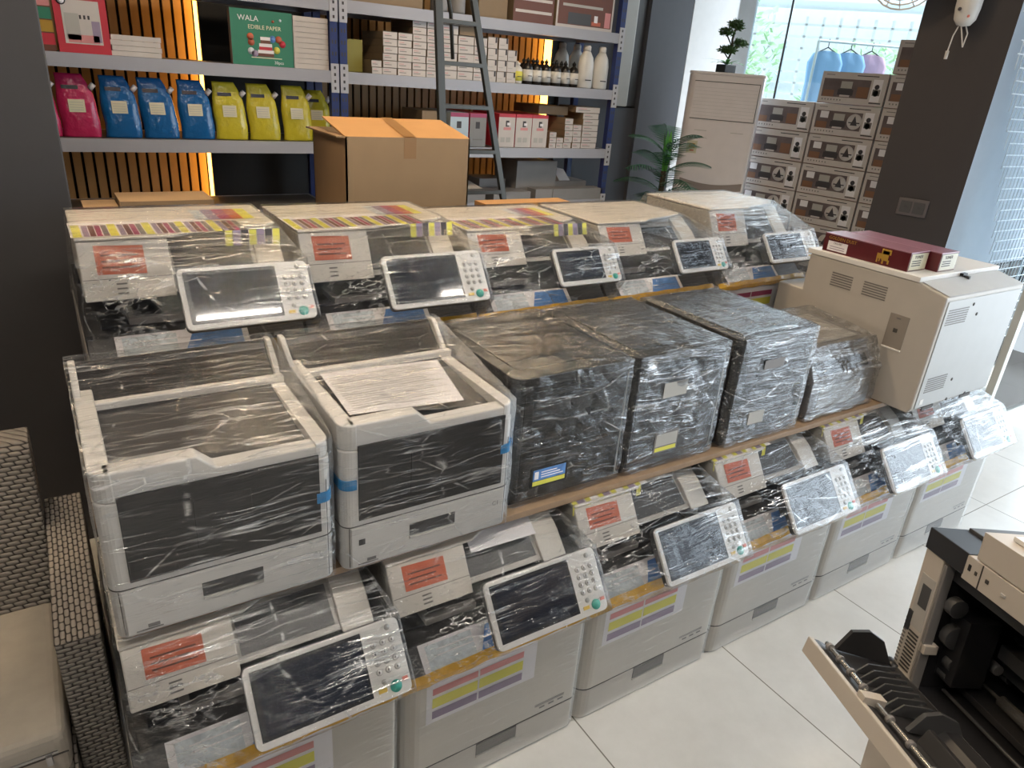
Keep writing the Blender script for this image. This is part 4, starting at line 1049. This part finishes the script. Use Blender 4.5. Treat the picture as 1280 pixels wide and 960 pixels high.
# top shelf of right bay
ZE = 1.9355
def mk_pic(b, w, h):
    b.box((w*.03, -.001, h*.08), (w*.97, 0, h*.9), M['brown']); b.box((w*.2, -.0016, h*.1), (w*.6, -.001, h*.4), M['dark']); b.box((w*.62, -.0016, h*.12), (w*.78, -.001, h*.22), M['orange']); b.box((w*.1, -.0016, h*.55), (w*.8, -.001, h*.62), M['btn']); b.box((w*.66, -.002, h*.2), (w*.72, -.001, h*.38), M['paper']); b.box((w*.85, -.0016, h*.1), (w*.95, -.001, h*.5), M['pink'])
def mk_lines(b, w, h):
    for i in range(3): b.box((w*.05, -.001, h*(.2+.25*i)), (w*.95, 0, h*(.26+.25*i)), M['boxw'])
card('printer_carton', 'photo printed carton on the top shelf beside the right post', 'box', (2.775, SY+.02, ZE), (3.215, SY+.40, ZE+.21), M['boxw'], None, M['boxs'], mk_pic)
card('printer_carton', 'brown striped carton on the top shelf', 'box', (2.47, SY+.02, ZE), (2.755, SY+.40, ZE+.25), M['brown'], None, M['boxs'], mk_lines)
card('printer_carton', 'orange red carton lying on the photo printed carton', 'box', (2.93, SY+.02, ZE+.211), (3.21, SY+.40, ZE+.30), M['orange'])
card('cardboard_box', 'plain brown box on the top shelf behind the ladder', 'box', (2.25, SY+.04, ZE), (2.44, SY+.4, ZE+.2), M['boxs'])
for x, lb in ((2.02, 'round pale canister on the top shelf between the ladder rails, left one'), (2.13, 'round pale canister on the top shelf between the ladder rails, right one')):
    b = MB(); b.lathe([(.045, 0), (.048, .01), (.048, .12), (.03, .14)], M['boxg']); tag(put(b.build('canister'), (x, SY+.08, ZE)), lb, 'canister')
card('cardboard_box', 'plain brown box at the left end of the top shelf bay', 'box', (1.5, SY+.04, ZE), (1.9, SY+.4, ZE+.22), M['boxs'])
# left bay middle shelf
def mk_book(b, w, h):
    b.box((w*.14, -.001, h*.14), (w*.86, 0, h*.80), M['boxw']); b.box((w*.18, -.0016, h*.2), (w*.45, -.001, h*.6), M['cyan'] if False else M['btn']); b.box((w*.2, -.0016, h*.84), (w*.9, -.001, h*.90), M['gtext'])
    b.cyl((w*.16, -.002, h*.78), (w*.16, 0, h*.78), .018, M['ink'], n=14); b.cyl((w*.16, -.003, h*.78), (w*.16, -.002, h*.78), .013, M['paper'], n=14)
    for i in range(3): b.box((w*(.46+.08*i), -.002, h*.52), (w*(.50+.08*i), -.001, h*.58), M['ink'])
    b.box((w*.2, -.0016, h*.16), (w*.8, -.001, h*.28), M['pink']); b.box((w*.68, -.0016, h*.18), (w*.84, -.001, h*.5), M['pm'] if False else M['pur'])
def mk_strip(b, w, h):
    for i, c in enumerate(('red', 'gold', 'green', 'pink')): b.box((0, -.001, h*(.1+.2*i)), (w, 0, h*(.28+.2*i)), M[c])
card('photo_paper_pack', 'upright magenta photo paper pack with a pale picture on the left rack', 'box', (.165, SY+.02, ZB), (.365, SY+.08, ZB+.26), M['red'], None, None, mk_book)
card('photo_paper_pack', 'upright multicoloured striped pack beside the magenta photo paper pack', 'box', (.02, SY+.03, ZB), (.155, SY+.09, ZB+.25), M['brown'], None, None, mk_strip)
for k in range(4): card('paper_ream', 'thin white paper ream in the low pile on the left rack', 'paper', (.366+.004*(k % 2), SY+.03, ZB+k*.022), (.570+.004*(k % 2), SY+.30, ZB+k*.022+.0205), M['boxw'], 'paper reams in the low pile')
t = thing('edible_paper_box', 'green box reading EDIBLE PAPER with a cake picture on the left rack', 'box', (.885, SY+.02, ZB))
w, h = .295, .245
b = MB(); b.box((0, 0, 0), (w, .045, h), M['green']); b.box((-.0008, .0, 0), (0, .045, h), M['boxg']); b.build('carton', t)
b = MB(); b.text('WALA', .034, M['paper'], frontxf(w*.28, -.001, h*.80)); b.text('EDIBLE PAPER', .026, M['gtext'], frontxf(w*.54, -.001, h*.66))
for i, (x, z, ww, c) in enumerate(((.54, .22, .26, 'brown'), (.54, .34, .21, 'red'), (.54, .46, .16, 'brown'))):
    b.box((w*(x-ww/2), -.0014, h*(z-.05)), (w*(x+ww/2), -.0004, h*(z+.03)), M[c]); b.box((w*(x-ww/2), -.002, h*(z+.01)), (w*(x+ww/2), -.001, h*(z+.07)), M['paper'])
for x, z, c in ((.30, .52, 'orange'), (.31, .42, 'orange'), (.66, .50, 'blu'), (.76, .50, 'orange'), (.82, .42, 'red'), (.72, .30, 'yel'), (.30, .26, 'cyan'), (.36, .22, 'pur'), (.68, .72+.1, 'orange'), (.8, .85, 'cyan')):
    b.cyl((w*x, -.0016, h*z), (w*x, -.0004, h*z), .016 if z < .6 else .006, M[c], n=14)
b.text('30pcs', .020, M['paper'], frontxf(w*.75, -.001, h*.045)); b.box((w*.3, -.001, h*.14), (w*.8, 0, h*.155), M['gtext'])
b.build('printed_front', t)
for k in range(10): card('paper_box', 'flat pinkish white box in the tall pile right of the green box', 'box', (1.184, SY+.02, ZB+k*.0240), (1.362, SY+.30, ZB+k*.0240+.0228), M['boxw'], 'flat boxes piled right of the green box')

# ------------------------------------------------------------------ open carton and cartons behind the back row
card('cardboard_box', 'closed brown carton behind the leftmost back row printer', 'box', (.20, 2.53, 0), (.475, 2.70, 1.205), M['cardb'], None)
card('cardboard_box', 'low brown carton behind the left end of the back row, next to the pillar', 'box', (.10, 2.53, 0), (.195, 2.66, 1.19), M['cardb'], None)
card('cardboard_box', 'closed brown carton under the open brown carton', 'box', (.80, 2.53, 0), (1.47, 2.95, .98), M['cardb'], None)
card('cardboard_box', 'closed brown carton behind the middle of the back row, beside the ladder foot', 'box', (1.52, 2.53, 0), (1.95, 2.62, 1.16), M['cardt'], None)
t = thing('open_carton', 'large open brown cardboard carton with a raised flap behind the back row', 'box', (.935, 2.54, .981))
w, d, h = .505, .36, .43
b = MB()
th = .006
for lo, hi in (((0, 0, 0), (w, th, h)), ((0, d-th, 0), (w, d, h)), ((0, 0, 0), (th, d, h)), ((w-th, 0, 0), (w, d, h)), ((0, 0, 0), (w, d, th))): b.box(lo, hi, M['cardb'])
body = b.build('carton_body', t)
b = MB(); b.poly([(0, 0, h), (w, 0, h), (w-.02, .22, h+.05), (-.015, .20, h+.05)], [(0,1,2,3)], M['cardt']); b.build('front_flap', t, solid=.005)
b = MB(); b.poly([(0, 0, h), (0, d, h), (-.03, d-.01, h-.0), (-.03, .01, h-.0)], [(0,1,2,3)], M['cardb']); b.build('side_flap', t, solid=.005)
b = MB(); b.box((.225, -.001, h-.075), (.275, 0, h), M['cardtape']); b.poly([(.225, -.0, h+.003), (.275, 0, h+.003), (.270, .215, h+.052), (.222, .215, h+.052)], [(0,1,2,3)], M['cardtape'])
b.build('tape_strip', t)
b = MB(); b.box((.225, -.001, 0), (.275, 0, .10), M['cardtape']); b.build('tape_strip', t)

# ------------------------------------------------------------------ ladder
t = thing('step_ladder', 'dark grey metal step ladder leaning in front of the right rack bay', 'ladder', (0, 0, 0))
Lr = [Vector((1.640, 3.50, 2.25)), Vector((1.66, 3.24, 0.0))]
Rr = [Vector((1.80, 3.50, 2.25)), Vector((2.27, 3.18, 0.0))]
def lerp(p, z): f = (2.25-z)/2.25; return p[0].lerp(p[1], f)
# fit the rails to where they stand
Lr = [Vector((1.655, 3.34, 2.4)), Vector((1.80, 3.28, .0))]; Rr = [Vector((1.765, 3.34, 2.4)), Vector((2.345, 3.28, .0))]
def rail(p, wd, nm):
    b = MB(); a, c = p; d = (c-a).normalized(); s_ = Vector((1, 0, 0)); n_ = d.cross(s_).normalized(); s_ = n_.cross(d).normalized()
    P = [q+s_*sx*wd/2+n_*sn*.012 for q in (a, c) for sx, sn in ((-1,-1),(1,-1),(1,1),(-1,1))]
    b.poly(P, [(0,1,2,3),(7,6,5,4),(0,4,5,1),(1,5,6,2),(2,6,7,3),(3,7,4,0)], M['lad']); b.build(nm, t, bevel=.003)
rail(Lr, .040, 'rail'); rail(Rr, .032, 'rail')
def at_z(p, z): f = (p[0].z-z)/(p[0].z-p[1].z); return p[0].lerp(p[1], f)
for z in (2.05, 1.86, 1.68, 1.487, 1.275, 1.072, .87, .66, .45, .24):
    b = MB(); a = at_z(Lr, z); c = at_z(Rr, z); b.poly([a+Vector((0, -.012, -.012)), c+Vector((0, -.012, -.012)), c+Vector((0, .05, -.012)), a+Vector((0, .05, -.012)), a+Vector((0, -.012, .008)), c+Vector((0, -.012, .008)), c+Vector((0, .05, .008)), a+Vector((0, .05, .008))], [(0,3,2,1),(4,5,6,7),(0,1,5,4),(1,2,6,5),(2,3,7,6),(3,0,4,7)], M['lad'])
    b.build('rung', t, bevel=.002)
b = MB(); b.tube([(1.67, 3.37, 2.3), (1.80, 3.42, 1.9), (1.84, 3.46, 1.70)], .010, M['lad']); b.build('rear_brace', t)
for p in (Lr, Rr):
    b = MB(); q = p[1]; b.box((q.x-.025, q.y-.02, 0), (q.x+.025, q.y+.02, .03), M['ladrub']); b.build('foot', t)

# ------------------------------------------------------------------ air conditioner
aa = R(128)
t = thing('air_conditioner', 'tall white floor standing air conditioner between the grey wall and the printer cartons', 'air conditioner', (4.14, 4.10, 0), aa-math.pi)
# local x runs from the far end to the near end of the front, local -y... front faces -y in local
# rz: local +x must point along the front towards the camera
w, h, d = .535, 1.770, .30
b = MB(); b.prism(rrect(0, 0, w, d, (.06, .02, .01, .02), 8), 'z', 0, h-.02, M['acw']); b.prism(rrect(-.004, -.004, w+.004, d, (.06, .02, .01, .02), 8), 'z', h-.02, h, M['acw']); b.build('casing', t, bevel=.006)
b = MB(); b.box((.055, -.006, 1.45), (w-.025, .004, 1.70), M['acw']); 
b.box((.05, -.004, 1.445), (w-.02, .0, 1.449), M['dark']); b.box((.05, -.004, 1.702), (w-.02, .0, 1.706), M['dark']); b.box((w-.024, -.004, 1.445), (w-.020, .0, 1.706), M['dark'])
for i in range(9): b.box((.06, -.0068, 1.47+i*.024), (w-.03, -.006, 1.471+i*.024), M['btn'])
b.build('air_outlet', t)
b = MB(); n = 14
for i in range(n):
    x0 = .05+(w-.07)*i/n; x1 = .05+(w-.07)*(i+1)/n; z = lambda x: .96-.03*math.sin((x-.05)/(w-.07)*math.pi)
    b.poly([(x0, -.002, z(x0)), (x1, -.002, z(x1)), (x1, -.002, z(x1)+.055), (x0, -.002, z(x0)+.055)], [(0,1,2,3)], M['acg'])
b.build('decor_band', t)
b = MB(); b.box((.065, -.003, 1.20), (.14, -.001, 1.29), M['plab']); b.box((.08, -.0036, 1.235), (.125, -.003, 1.27), M['gold']); b.box((.09, -.0036, 1.215), (.12, -.003, 1.225), M['orange']); b.build('rating_sticker', t)
b = MB(); b.box((.10, -.003, 1.365), (.19, -.001, 1.368), M['btn']); b.box((w-.17, -.003, 1.365), (w-.08, -.001, 1.368), M['btn']); b.build('printed_marks', t)

def leafcloud(b, c, rx, ry, rz_, n, s, mt, rs):
    for i in range(n):
        while True:
            p = Vector((rs.uniform(-1, 1), rs.uniform(-1, 1), rs.uniform(-1, 1)))
            if p.length < 1: break
        p = Vector(c)+Vector((p.x*rx, p.y*ry, p.z*rz_))
        a = Vector((rs.uniform(-1, 1), rs.uniform(-1, 1), rs.uniform(-.3, 1))).normalized(); q = a.orthogonal().normalized()
        L1 = s*rs.uniform(.6, 1.3)
        b.poly([p, p+a*L1*.5+q*L1*.25, p+a*L1, p+a*L1*.5-q*L1*.25], [(0,1,2,3)], mt)
rs = random.Random(5)
acd = Vector((math.cos(aa-math.pi), math.sin(aa-math.pi), 0)); acn = Vector((-acd.y, acd.x, 0))
pc_ = Vector((4.14, 4.10, 0))+acd*.24+acn*.15
t = thing('bonsai_plant', 'small artificial bonsai in a black pot on top of the air conditioner', 'plant', (pc_.x, pc_.y, 1.7705))
b = MB(); b.box((-.06, -.045, 0), (.06, .045, .055), M['black']); b.build('pot', t, bevel=.006)
b = MB(); b.tube([(0, 0, .04), (.01, 0, .10), (.035, 0, .16), (.015, 0, .22), (.03, 0, .30)], .008, M['trunk']); b.tube([(.03, 0, .16), (.09, 0, .19)], .005, M['trunk']); b.tube([(.03, 0, .17), (-.05, 0, .25)], .005, M['trunk']); b.tube([(0, 0, .10), (-.04, 0, .13)], .005, M['trunk']); b.build('trunk', t)
b = MB()
for c, r in (((.03, 0, .325), .055), ((-.055, 0, .265), .055), ((.105, 0, .205), .058), ((-.03, 0, .15), .060), ((.01, 0, .155), .05), ((.045, 0, .31), .045)): leafcloud(b, c, r*1.1, r*.8, .026, 420, .024, M['leaf'], rs)
b.build('foliage', t)
b = MB()
def blade(b, base, dirv, L_, wd, mt, droop=.5, seg=6):
    d = Vector(dirv).normalized(); s_ = Vector((-d.y, d.x, 0)); 
    if s_.length < .01: s_ = Vector((1, 0, 0))
    s_.normalize(); prev = None; p = Vector(base)
    for i in range(seg+1):
        f = i/seg; ww = wd*math.sin(math.pi*min(.98, .12+f*.86)); a = p-s_*ww; c = p+s_*ww
        if prev: b.poly([prev[0], prev[1], c, a], [(0,1,2,3)], mt)
        prev = (a, c); p = p+d*L_/seg; d = (d+Vector((0, 0, -droop/seg))).normalized()
for a in range(9): blade(b, (0, 0, .055), (math.cos(a*.7), math.sin(a*.7)*.6, .35), .15 if a % 3 else .2, .016, M['leaf3'], .8)
b.build('base_leaves', t)

# large artificial plant beside the air conditioner
t = thing('potted_plant', 'large dark green artificial palm plant on the floor in front of the grey wall', 'plant', (3.60, 3.66, 0))
b = MB(); b.lathe([(.13, 0), (.16, .02), (.19, .30), (.20, .32)], M['dark']); b.build('pot', t)
b = MB(); b.tube([(0, 0, .3), (.01, 0, .7), (.0, 0, 1.12)], .02, M['trunk']); b.build('stem', t)
b = MB()
def frond(b, base, az, L_, el, mt, lw=.012, ll=.10):
    p = Vector(base); d = Vector((math.cos(az)*math.cos(el), math.sin(az)*math.cos(el), math.sin(el)))
    n = 16
    for i in range(n):
        q = p+d*L_/n; b.cyl(p, q, .003, mt, n=4)
        s_ = Vector((-d.y, d.x, 0)).normalized()
        for sg in (-1, 1):
            f = i/n; l = ll*math.sin(math.pi*(.15+.8*f)); e = (s_*sg+d*.7+Vector((0, 0, -.25))).normalized(); o_ = e.cross(d).normalized(); wv = d*lw
            b.poly([p-wv, p+e*l*.5-wv*.8, p+e*l, p+e*l*.5+wv, p+wv], [(0,1,2,3,4)], mt)
        p = q; d = (d+Vector((0, 0, -.085))).normalized()
for i in range(17):
    frond(b, (0, 0, .80+.030*i), i*2.4+.3, .42-.008*i, .5+.03*i, M['leaf2'], .006, .15)
for i in range(12): frond(b, (.03, -.1, .86), i*.63, .36, .3, M['leaf2'], .006, .14)
b.build('fronds', t)
b = MB()
for a in range(3): blade(b, (.0, 0, 1.08), (.1*a-.1, .05, 1), .30, .025, M['leaf3'], .05)
b.build('young_leaves', t)

# ------------------------------------------------------------------ printer cartons by the window
ab = R(99.8); bu = Vector((math.cos(ab), math.sin(ab), 0)); bn = Vector((math.sin(ab), -math.cos(ab), 0))   # bn points into the room's window side
def carton_mesh(kind):
    b = MB(); w, d, h = .468, .34, .2095
    b.box((0, 0, 0), (w, d, h), M['boxw'])
    b.box((.0, -.0008, 0), (w, 0, .0035), M['brown']); b.box((w-.003, -.0008, 0), (w, 0, h), M['brown'])
    ph = M['photo']
    b.box((.02, -.001, .045), (.355, 0, .165), ph)
    if kind: b.box((.05, -.0016, .115), (.11, -.001, .16), M['paper']); 
    b.box((.03, -.0014, .045), (.11, -.001, .09), M['wood2']); b.box((.27 if not kind else .36, -.0014, .05), (.35 if not kind else .361, -.001, .12), M['wood2'])
    b.box((.135, -.0018, .060), (.245, -.001, .098), M['ink']); b.box((.145, -.0022, .098), (.235, -.001, .105), M['dark']); b.box((.150, -.0018, .105), (.230, -.001, .150), M['btn']); b.box((.155, -.0024, .050), (.225, -.0018, .062), M['boxw'])
    if kind:
        b.cyl((.305, -.0016, .105), (.305, -.0004, .105), .052, M['boxw'], n=28); b.poly([(.28, -.003, .08), (.305, -.003, .145), (.33, -.003, .08)], [(0,1,2)], M['ink']); b.box((.265, -.0026, .094), (.345, -.002, .102), M['ink'])
    b.box((.37, -.001, .03), (.435, 0, .172), M['paper']); b.cyl((.402, -.002, .125), (.402, -.001, .125), .016, M['ink'], n=12); b.box((.378, -.002, .07), (.43, -.001, .11), M['mid']); b.cyl((.402, -.002, .085), (.402, -.001, .085), .02, M['dark'], n=12)
    b.box((.25, -.001, .187), (.40, 0, .193), M['ink']); b.box((.03, -.001, .187), (.09, 0, .192), M['mid']); b.box((.37, -.001, .018), (.45, 0, .026), M['ink'])
    for i in range(7): b.box((.03+i*.022, -.001, .022), (.038+i*.022, 0, .032), M['mid'])
    return b
M['photo'] = mat('carton_photo', (.13, .10, .10), .5, var=.5, scale=12); M['wood2'] = mat('carton_photo_wood', (.22, .11, .06), .5)
rzb = ab-math.pi
base_pt = Vector((4.862, 3.50, 0))        # far-top corner foot of the second column
cols = [(-.478, 7, 'left column beside the air conditioner'), (0.0, 8, 'middle column'), (.478, 9, 'column beside the charcoal pillar')]
srcs = {}
for s_, n, where in cols:
    for k in range(n):
        kind = 0 if (k >= n-(2 if s_ < 0 else 1)) else 1
        top = 1.834 if s_ == 0 else (1.622 if s_ < 0 else 2.046)
        z = top-(n-k)*.2125
        if z < 0: continue
        p = base_pt-bu*s_
        lb = {n-1: 'topmost', n-2: 'second from the top', n-3: 'third from the top', n-4: 'fourth from the top', n-5: 'fifth from the top', n-6: 'sixth from the top'}.get(k)
        lab = ('photo printed printer carton, %s in the %s' % (lb, where)) if lb else 'photo printed printer carton low in the %s' % where
        if kind not in srcs:
            o = carton_mesh(kind).build('printer_carton'); srcs[kind] = o
        else:
            o = srcs[kind].copy(); C.objects.link(o)
        # local x must run from far (left in photo) to near: direction -bu
        o.location = (p.x, p.y, z-.0); o.rotation_euler = (0, 0, ab-math.pi)
        tag(o, lab, 'box', 'photo printed printer cartons by the window')
# a low plinth so that every column reaches the floor
for s_, top in ((-.478, 1.622-7*.2125), (0, 1.834-8*.2125), (.478, 2.046-9*.2125)):
    p = base_pt-bu*s_
    b = MB(); b.box((.01, .01, .0), (.455, .33, top-.001), M['boxs']); o = b.build('pallet'); put(o, (p.x, p.y, 0), ab-math.pi)
    tag(o, 'low brown pallet under a column of printer cartons', 'pallet', 'pallets under the printer cartons')

# ------------------------------------------------------------------ outdoors
b = MB(); b.box((5.8, -8, -.06), (22, 20, -.002), M['pave']); b.box((-3, 4.8, -.06), (5.8, 20, -.002), M['pave']); struct(b, 'ground')
t = thing('building', 'pale building across the street with a white balustrade, seen through the shop window', 'building', (0, 0, 0))
bxf = Matrix.Translation((9.6, 9.6, 0)) @ Matrix.Rotation(R(-52), 4, 'Z')
b = MB(); b.box((-6, 0, 0), (9, .3, 1.9), M['outw']); b.box((-6, 1.6, 0), (9, 2, 6), M['outw']); b.box((-6, -.8, 2.95), (9, .4, 3.15), M['outw']); b.build('wall', t).matrix_local = bxf
b = MB()
for i in range(7): b.box((-6, -.12, 1.65+i*.17), (9, -.08, 1.68+i*.17), M['pwhite'])
for i in range(60): b.box((-6+i*.25, -.12, 1.6), (-5.96+i*.25, -.08, 2.8), M['pwhite'])
b.build('balustrade', t).matrix_local = bxf
rs = random.Random(9)
for (x, y, zc, r, lb) in ((6.3, 6.0, 1.9, .75, 'pale green sunlit shrub outside the window, next to the glass joint'), (8.3, 5.4, 1.5, .7, 'sunlit shrub outside the window behind the cartons'), (6.0, 8.0, 2.2, .8, 'tall sunlit shrub outside beyond the air conditioner')):
    t = thing('shrub', lb, 'shrub', (x, y, 0)); b = MB(); leafcloud(b, (0, 0, zc), r, r, r*1.1, 1500, .11, M['outg'], rs); b.build('foliage', t)
    b = MB(); b.cyl((0, 0, 0), (0, 0, zc), .05, M['trunk']); b.build('trunk', t)
def shirt(lb, x, y, mt, z=2.02, s=1.0, rz=0):
    t = thing('hanging_shirt', lb, 'shirt', (x, y, z), rz, 'shirts hanging outside')
    b = MB(); P = []; F = []; n = 12; prof = [(.05, .0), (.16, -.03), (.21, -.14), (.19, -.35), (.19, -.62)]
    for (hw, z_) in prof:
        for i in range(n):
            a = 2*math.pi*i/n; P.append((math.cos(a)*hw*s, math.sin(a)*.05*s*(1+.4*math.sin(i*3)), z_*s))
    for k in range(len(prof)-1):
        for i in range(n): F.append((k*n+i, k*n+(i+1) % n, (k+1)*n+(i+1) % n, (k+1)*n+i))
    b.poly(P, F, mt, None, True); b.build('cloth', t)
    b = MB(); b.tube([(-.14*s, 0, -.03), (0, 0, .03), (.14*s, 0, -.03)], .005, M['dark']); b.tube([(0, 0, .03), (0, 0, .10)], .004, M['dark']); b.build('hanger', t)
rk = thing('clothes_rail', 'clothes rail outside the window carrying the hanging shirts', 'rail', (0, 0, 0))
b = MB(); b.tube([(6.22, 4.60, 2.13), (6.97, 4.20, 2.13)], .012, M['alu']); b.tube([(6.22, 4.60, 0), (6.22, 4.60, 2.13)], .012, M['alu']); b.tube([(6.97, 4.20, 0), (6.97, 4.20, 2.13)], .012, M['alu']); b.build('frame', rk)
for i, (f, mt, lb) in enumerate(((.12, 'cloth_b', 'pale blue shirt hanging leftmost outside the window'), (.38, 'cloth_b', 'blue shirt hanging beside the pink one outside the window'), (.62, 'cloth_p', 'pink shirt hanging outside the window'))):
    shirt(lb, 6.22+.75*f, 4.60-.40*f, M[mt], 2.05, .74, R(-56))
b = MB(); P = []; F = []; n = 360
for i in range(n+1):
    x = 5.6+i*.015; y = 2.75+.02*math.sin(i*.9)
    for (yy, z) in ((y, 0), (y, 2.3)): P.append((x, yy, z))
for i in range(n): F.append((2*i, 2*i+2, 2*i+3, 2*i+1))
b.poly(P, F, M['shut'], None, True)
tag(b.build('corrugated_fence', solid=.003), 'pale corrugated metal sheet standing outside beyond the glass door', 'fence')

# small canister between sofa and printers
b = MB(); b.lathe([(.024, 0), (.026, .01), (.026, .26), (.018, .29), (.018, .31)], M['mid'], n=16); b.lathe([(.0275, .14), (.0275, .18)], M['btn'], n=16)
tag(put(b.build('canister'), (-.012-.045+.02-.028+.012, 1.10, 0)), 'slim grey canister in the gap between sofa arm and first floor printer', 'canister')

# ------------------------------------------------------------------ light
def area(name, loc, rot, sx, sy, power, col):
    l = bpy.data.lights.new(name, 'AREA'); l.shape = 'RECTANGLE'; l.size = sx; l.size_y = sy; l.energy = power; l.color = col
    o = bpy.data.objects.new(name, l); C.objects.link(o); o.location = loc; o.rotation_euler = rot; return o
area('shopfront_daylight_fill', (5.7, -.6, 1.5), (0, R(90), 0), 2.8, 4.6, 130, (.78, .90, 1))  # added area light standing in for daylight through the open shop front
area('window_daylight_fill', (5.20, 3.3, 1.6), (0, R(90), R(9.8)), 2.4, 2.4, 40, (.85, .94, 1))  # added area light inside the glass, stands in for the window's daylight
sun = bpy.data.lights.new('sun', 'SUN'); sun.energy = 3; sun.angle = R(3); so = bpy.data.objects.new('sun', sun); C.objects.link(so); so.rotation_euler = (R(28), R(12), R(20))
w_ = bpy.data.worlds.new('sky'); bpy.context.scene.world = w_; nt, N, L = nodes(w_)
out = N.new('ShaderNodeOutputWorld'); bg = N.new('ShaderNodeBackground'); bg.inputs[0].default_value = (.80, .90, 1, 1); bg.inputs[1].default_value = 2.3
L.new(bg.outputs[0], out.inputs[0])

# ------------------------------------------------------------------ camera
cam = bpy.data.cameras.new('camera'); co = bpy.data.objects.new('camera', cam); C.objects.link(co)
cam.sensor_width = 36; cam.lens = 887/1280*36; cam.clip_start = .02; cam.clip_end = 100
a = Vector((1450, -275, 887)).normalized(); zd = Vector((-160, 2020, 887)); zd = (zd-a*zd.dot(a)).normalized(); zu = -zd
yc = -(a.cross(zu)); yc = yc if yc.z > 0 else -yc
Rm = Matrix((a, yc, zu))                       # rows: world axes in camera coordinates (x right, y down, z forward)
rt = Rm @ Vector((1, 0, 0)); up = Rm @ Vector((0, -1, 0)); bk = Rm @ Vector((0, 0, -1))
co.matrix_world = Matrix(((rt.x, up.x, bk.x, 0), (rt.y, up.y, bk.y, 0), (rt.z, up.z, bk.z, 1.66), (0, 0, 0, 1)))
sc_ = bpy.context.scene; sc_.camera = co
sc_.view_settings.view_transform = 'Standard'; sc_.view_settings.look = 'None'; sc_.view_settings.exposure = 0.25; sc_.view_settings.gamma = 1
sc_.cycles.transparent_max_bounces = 16
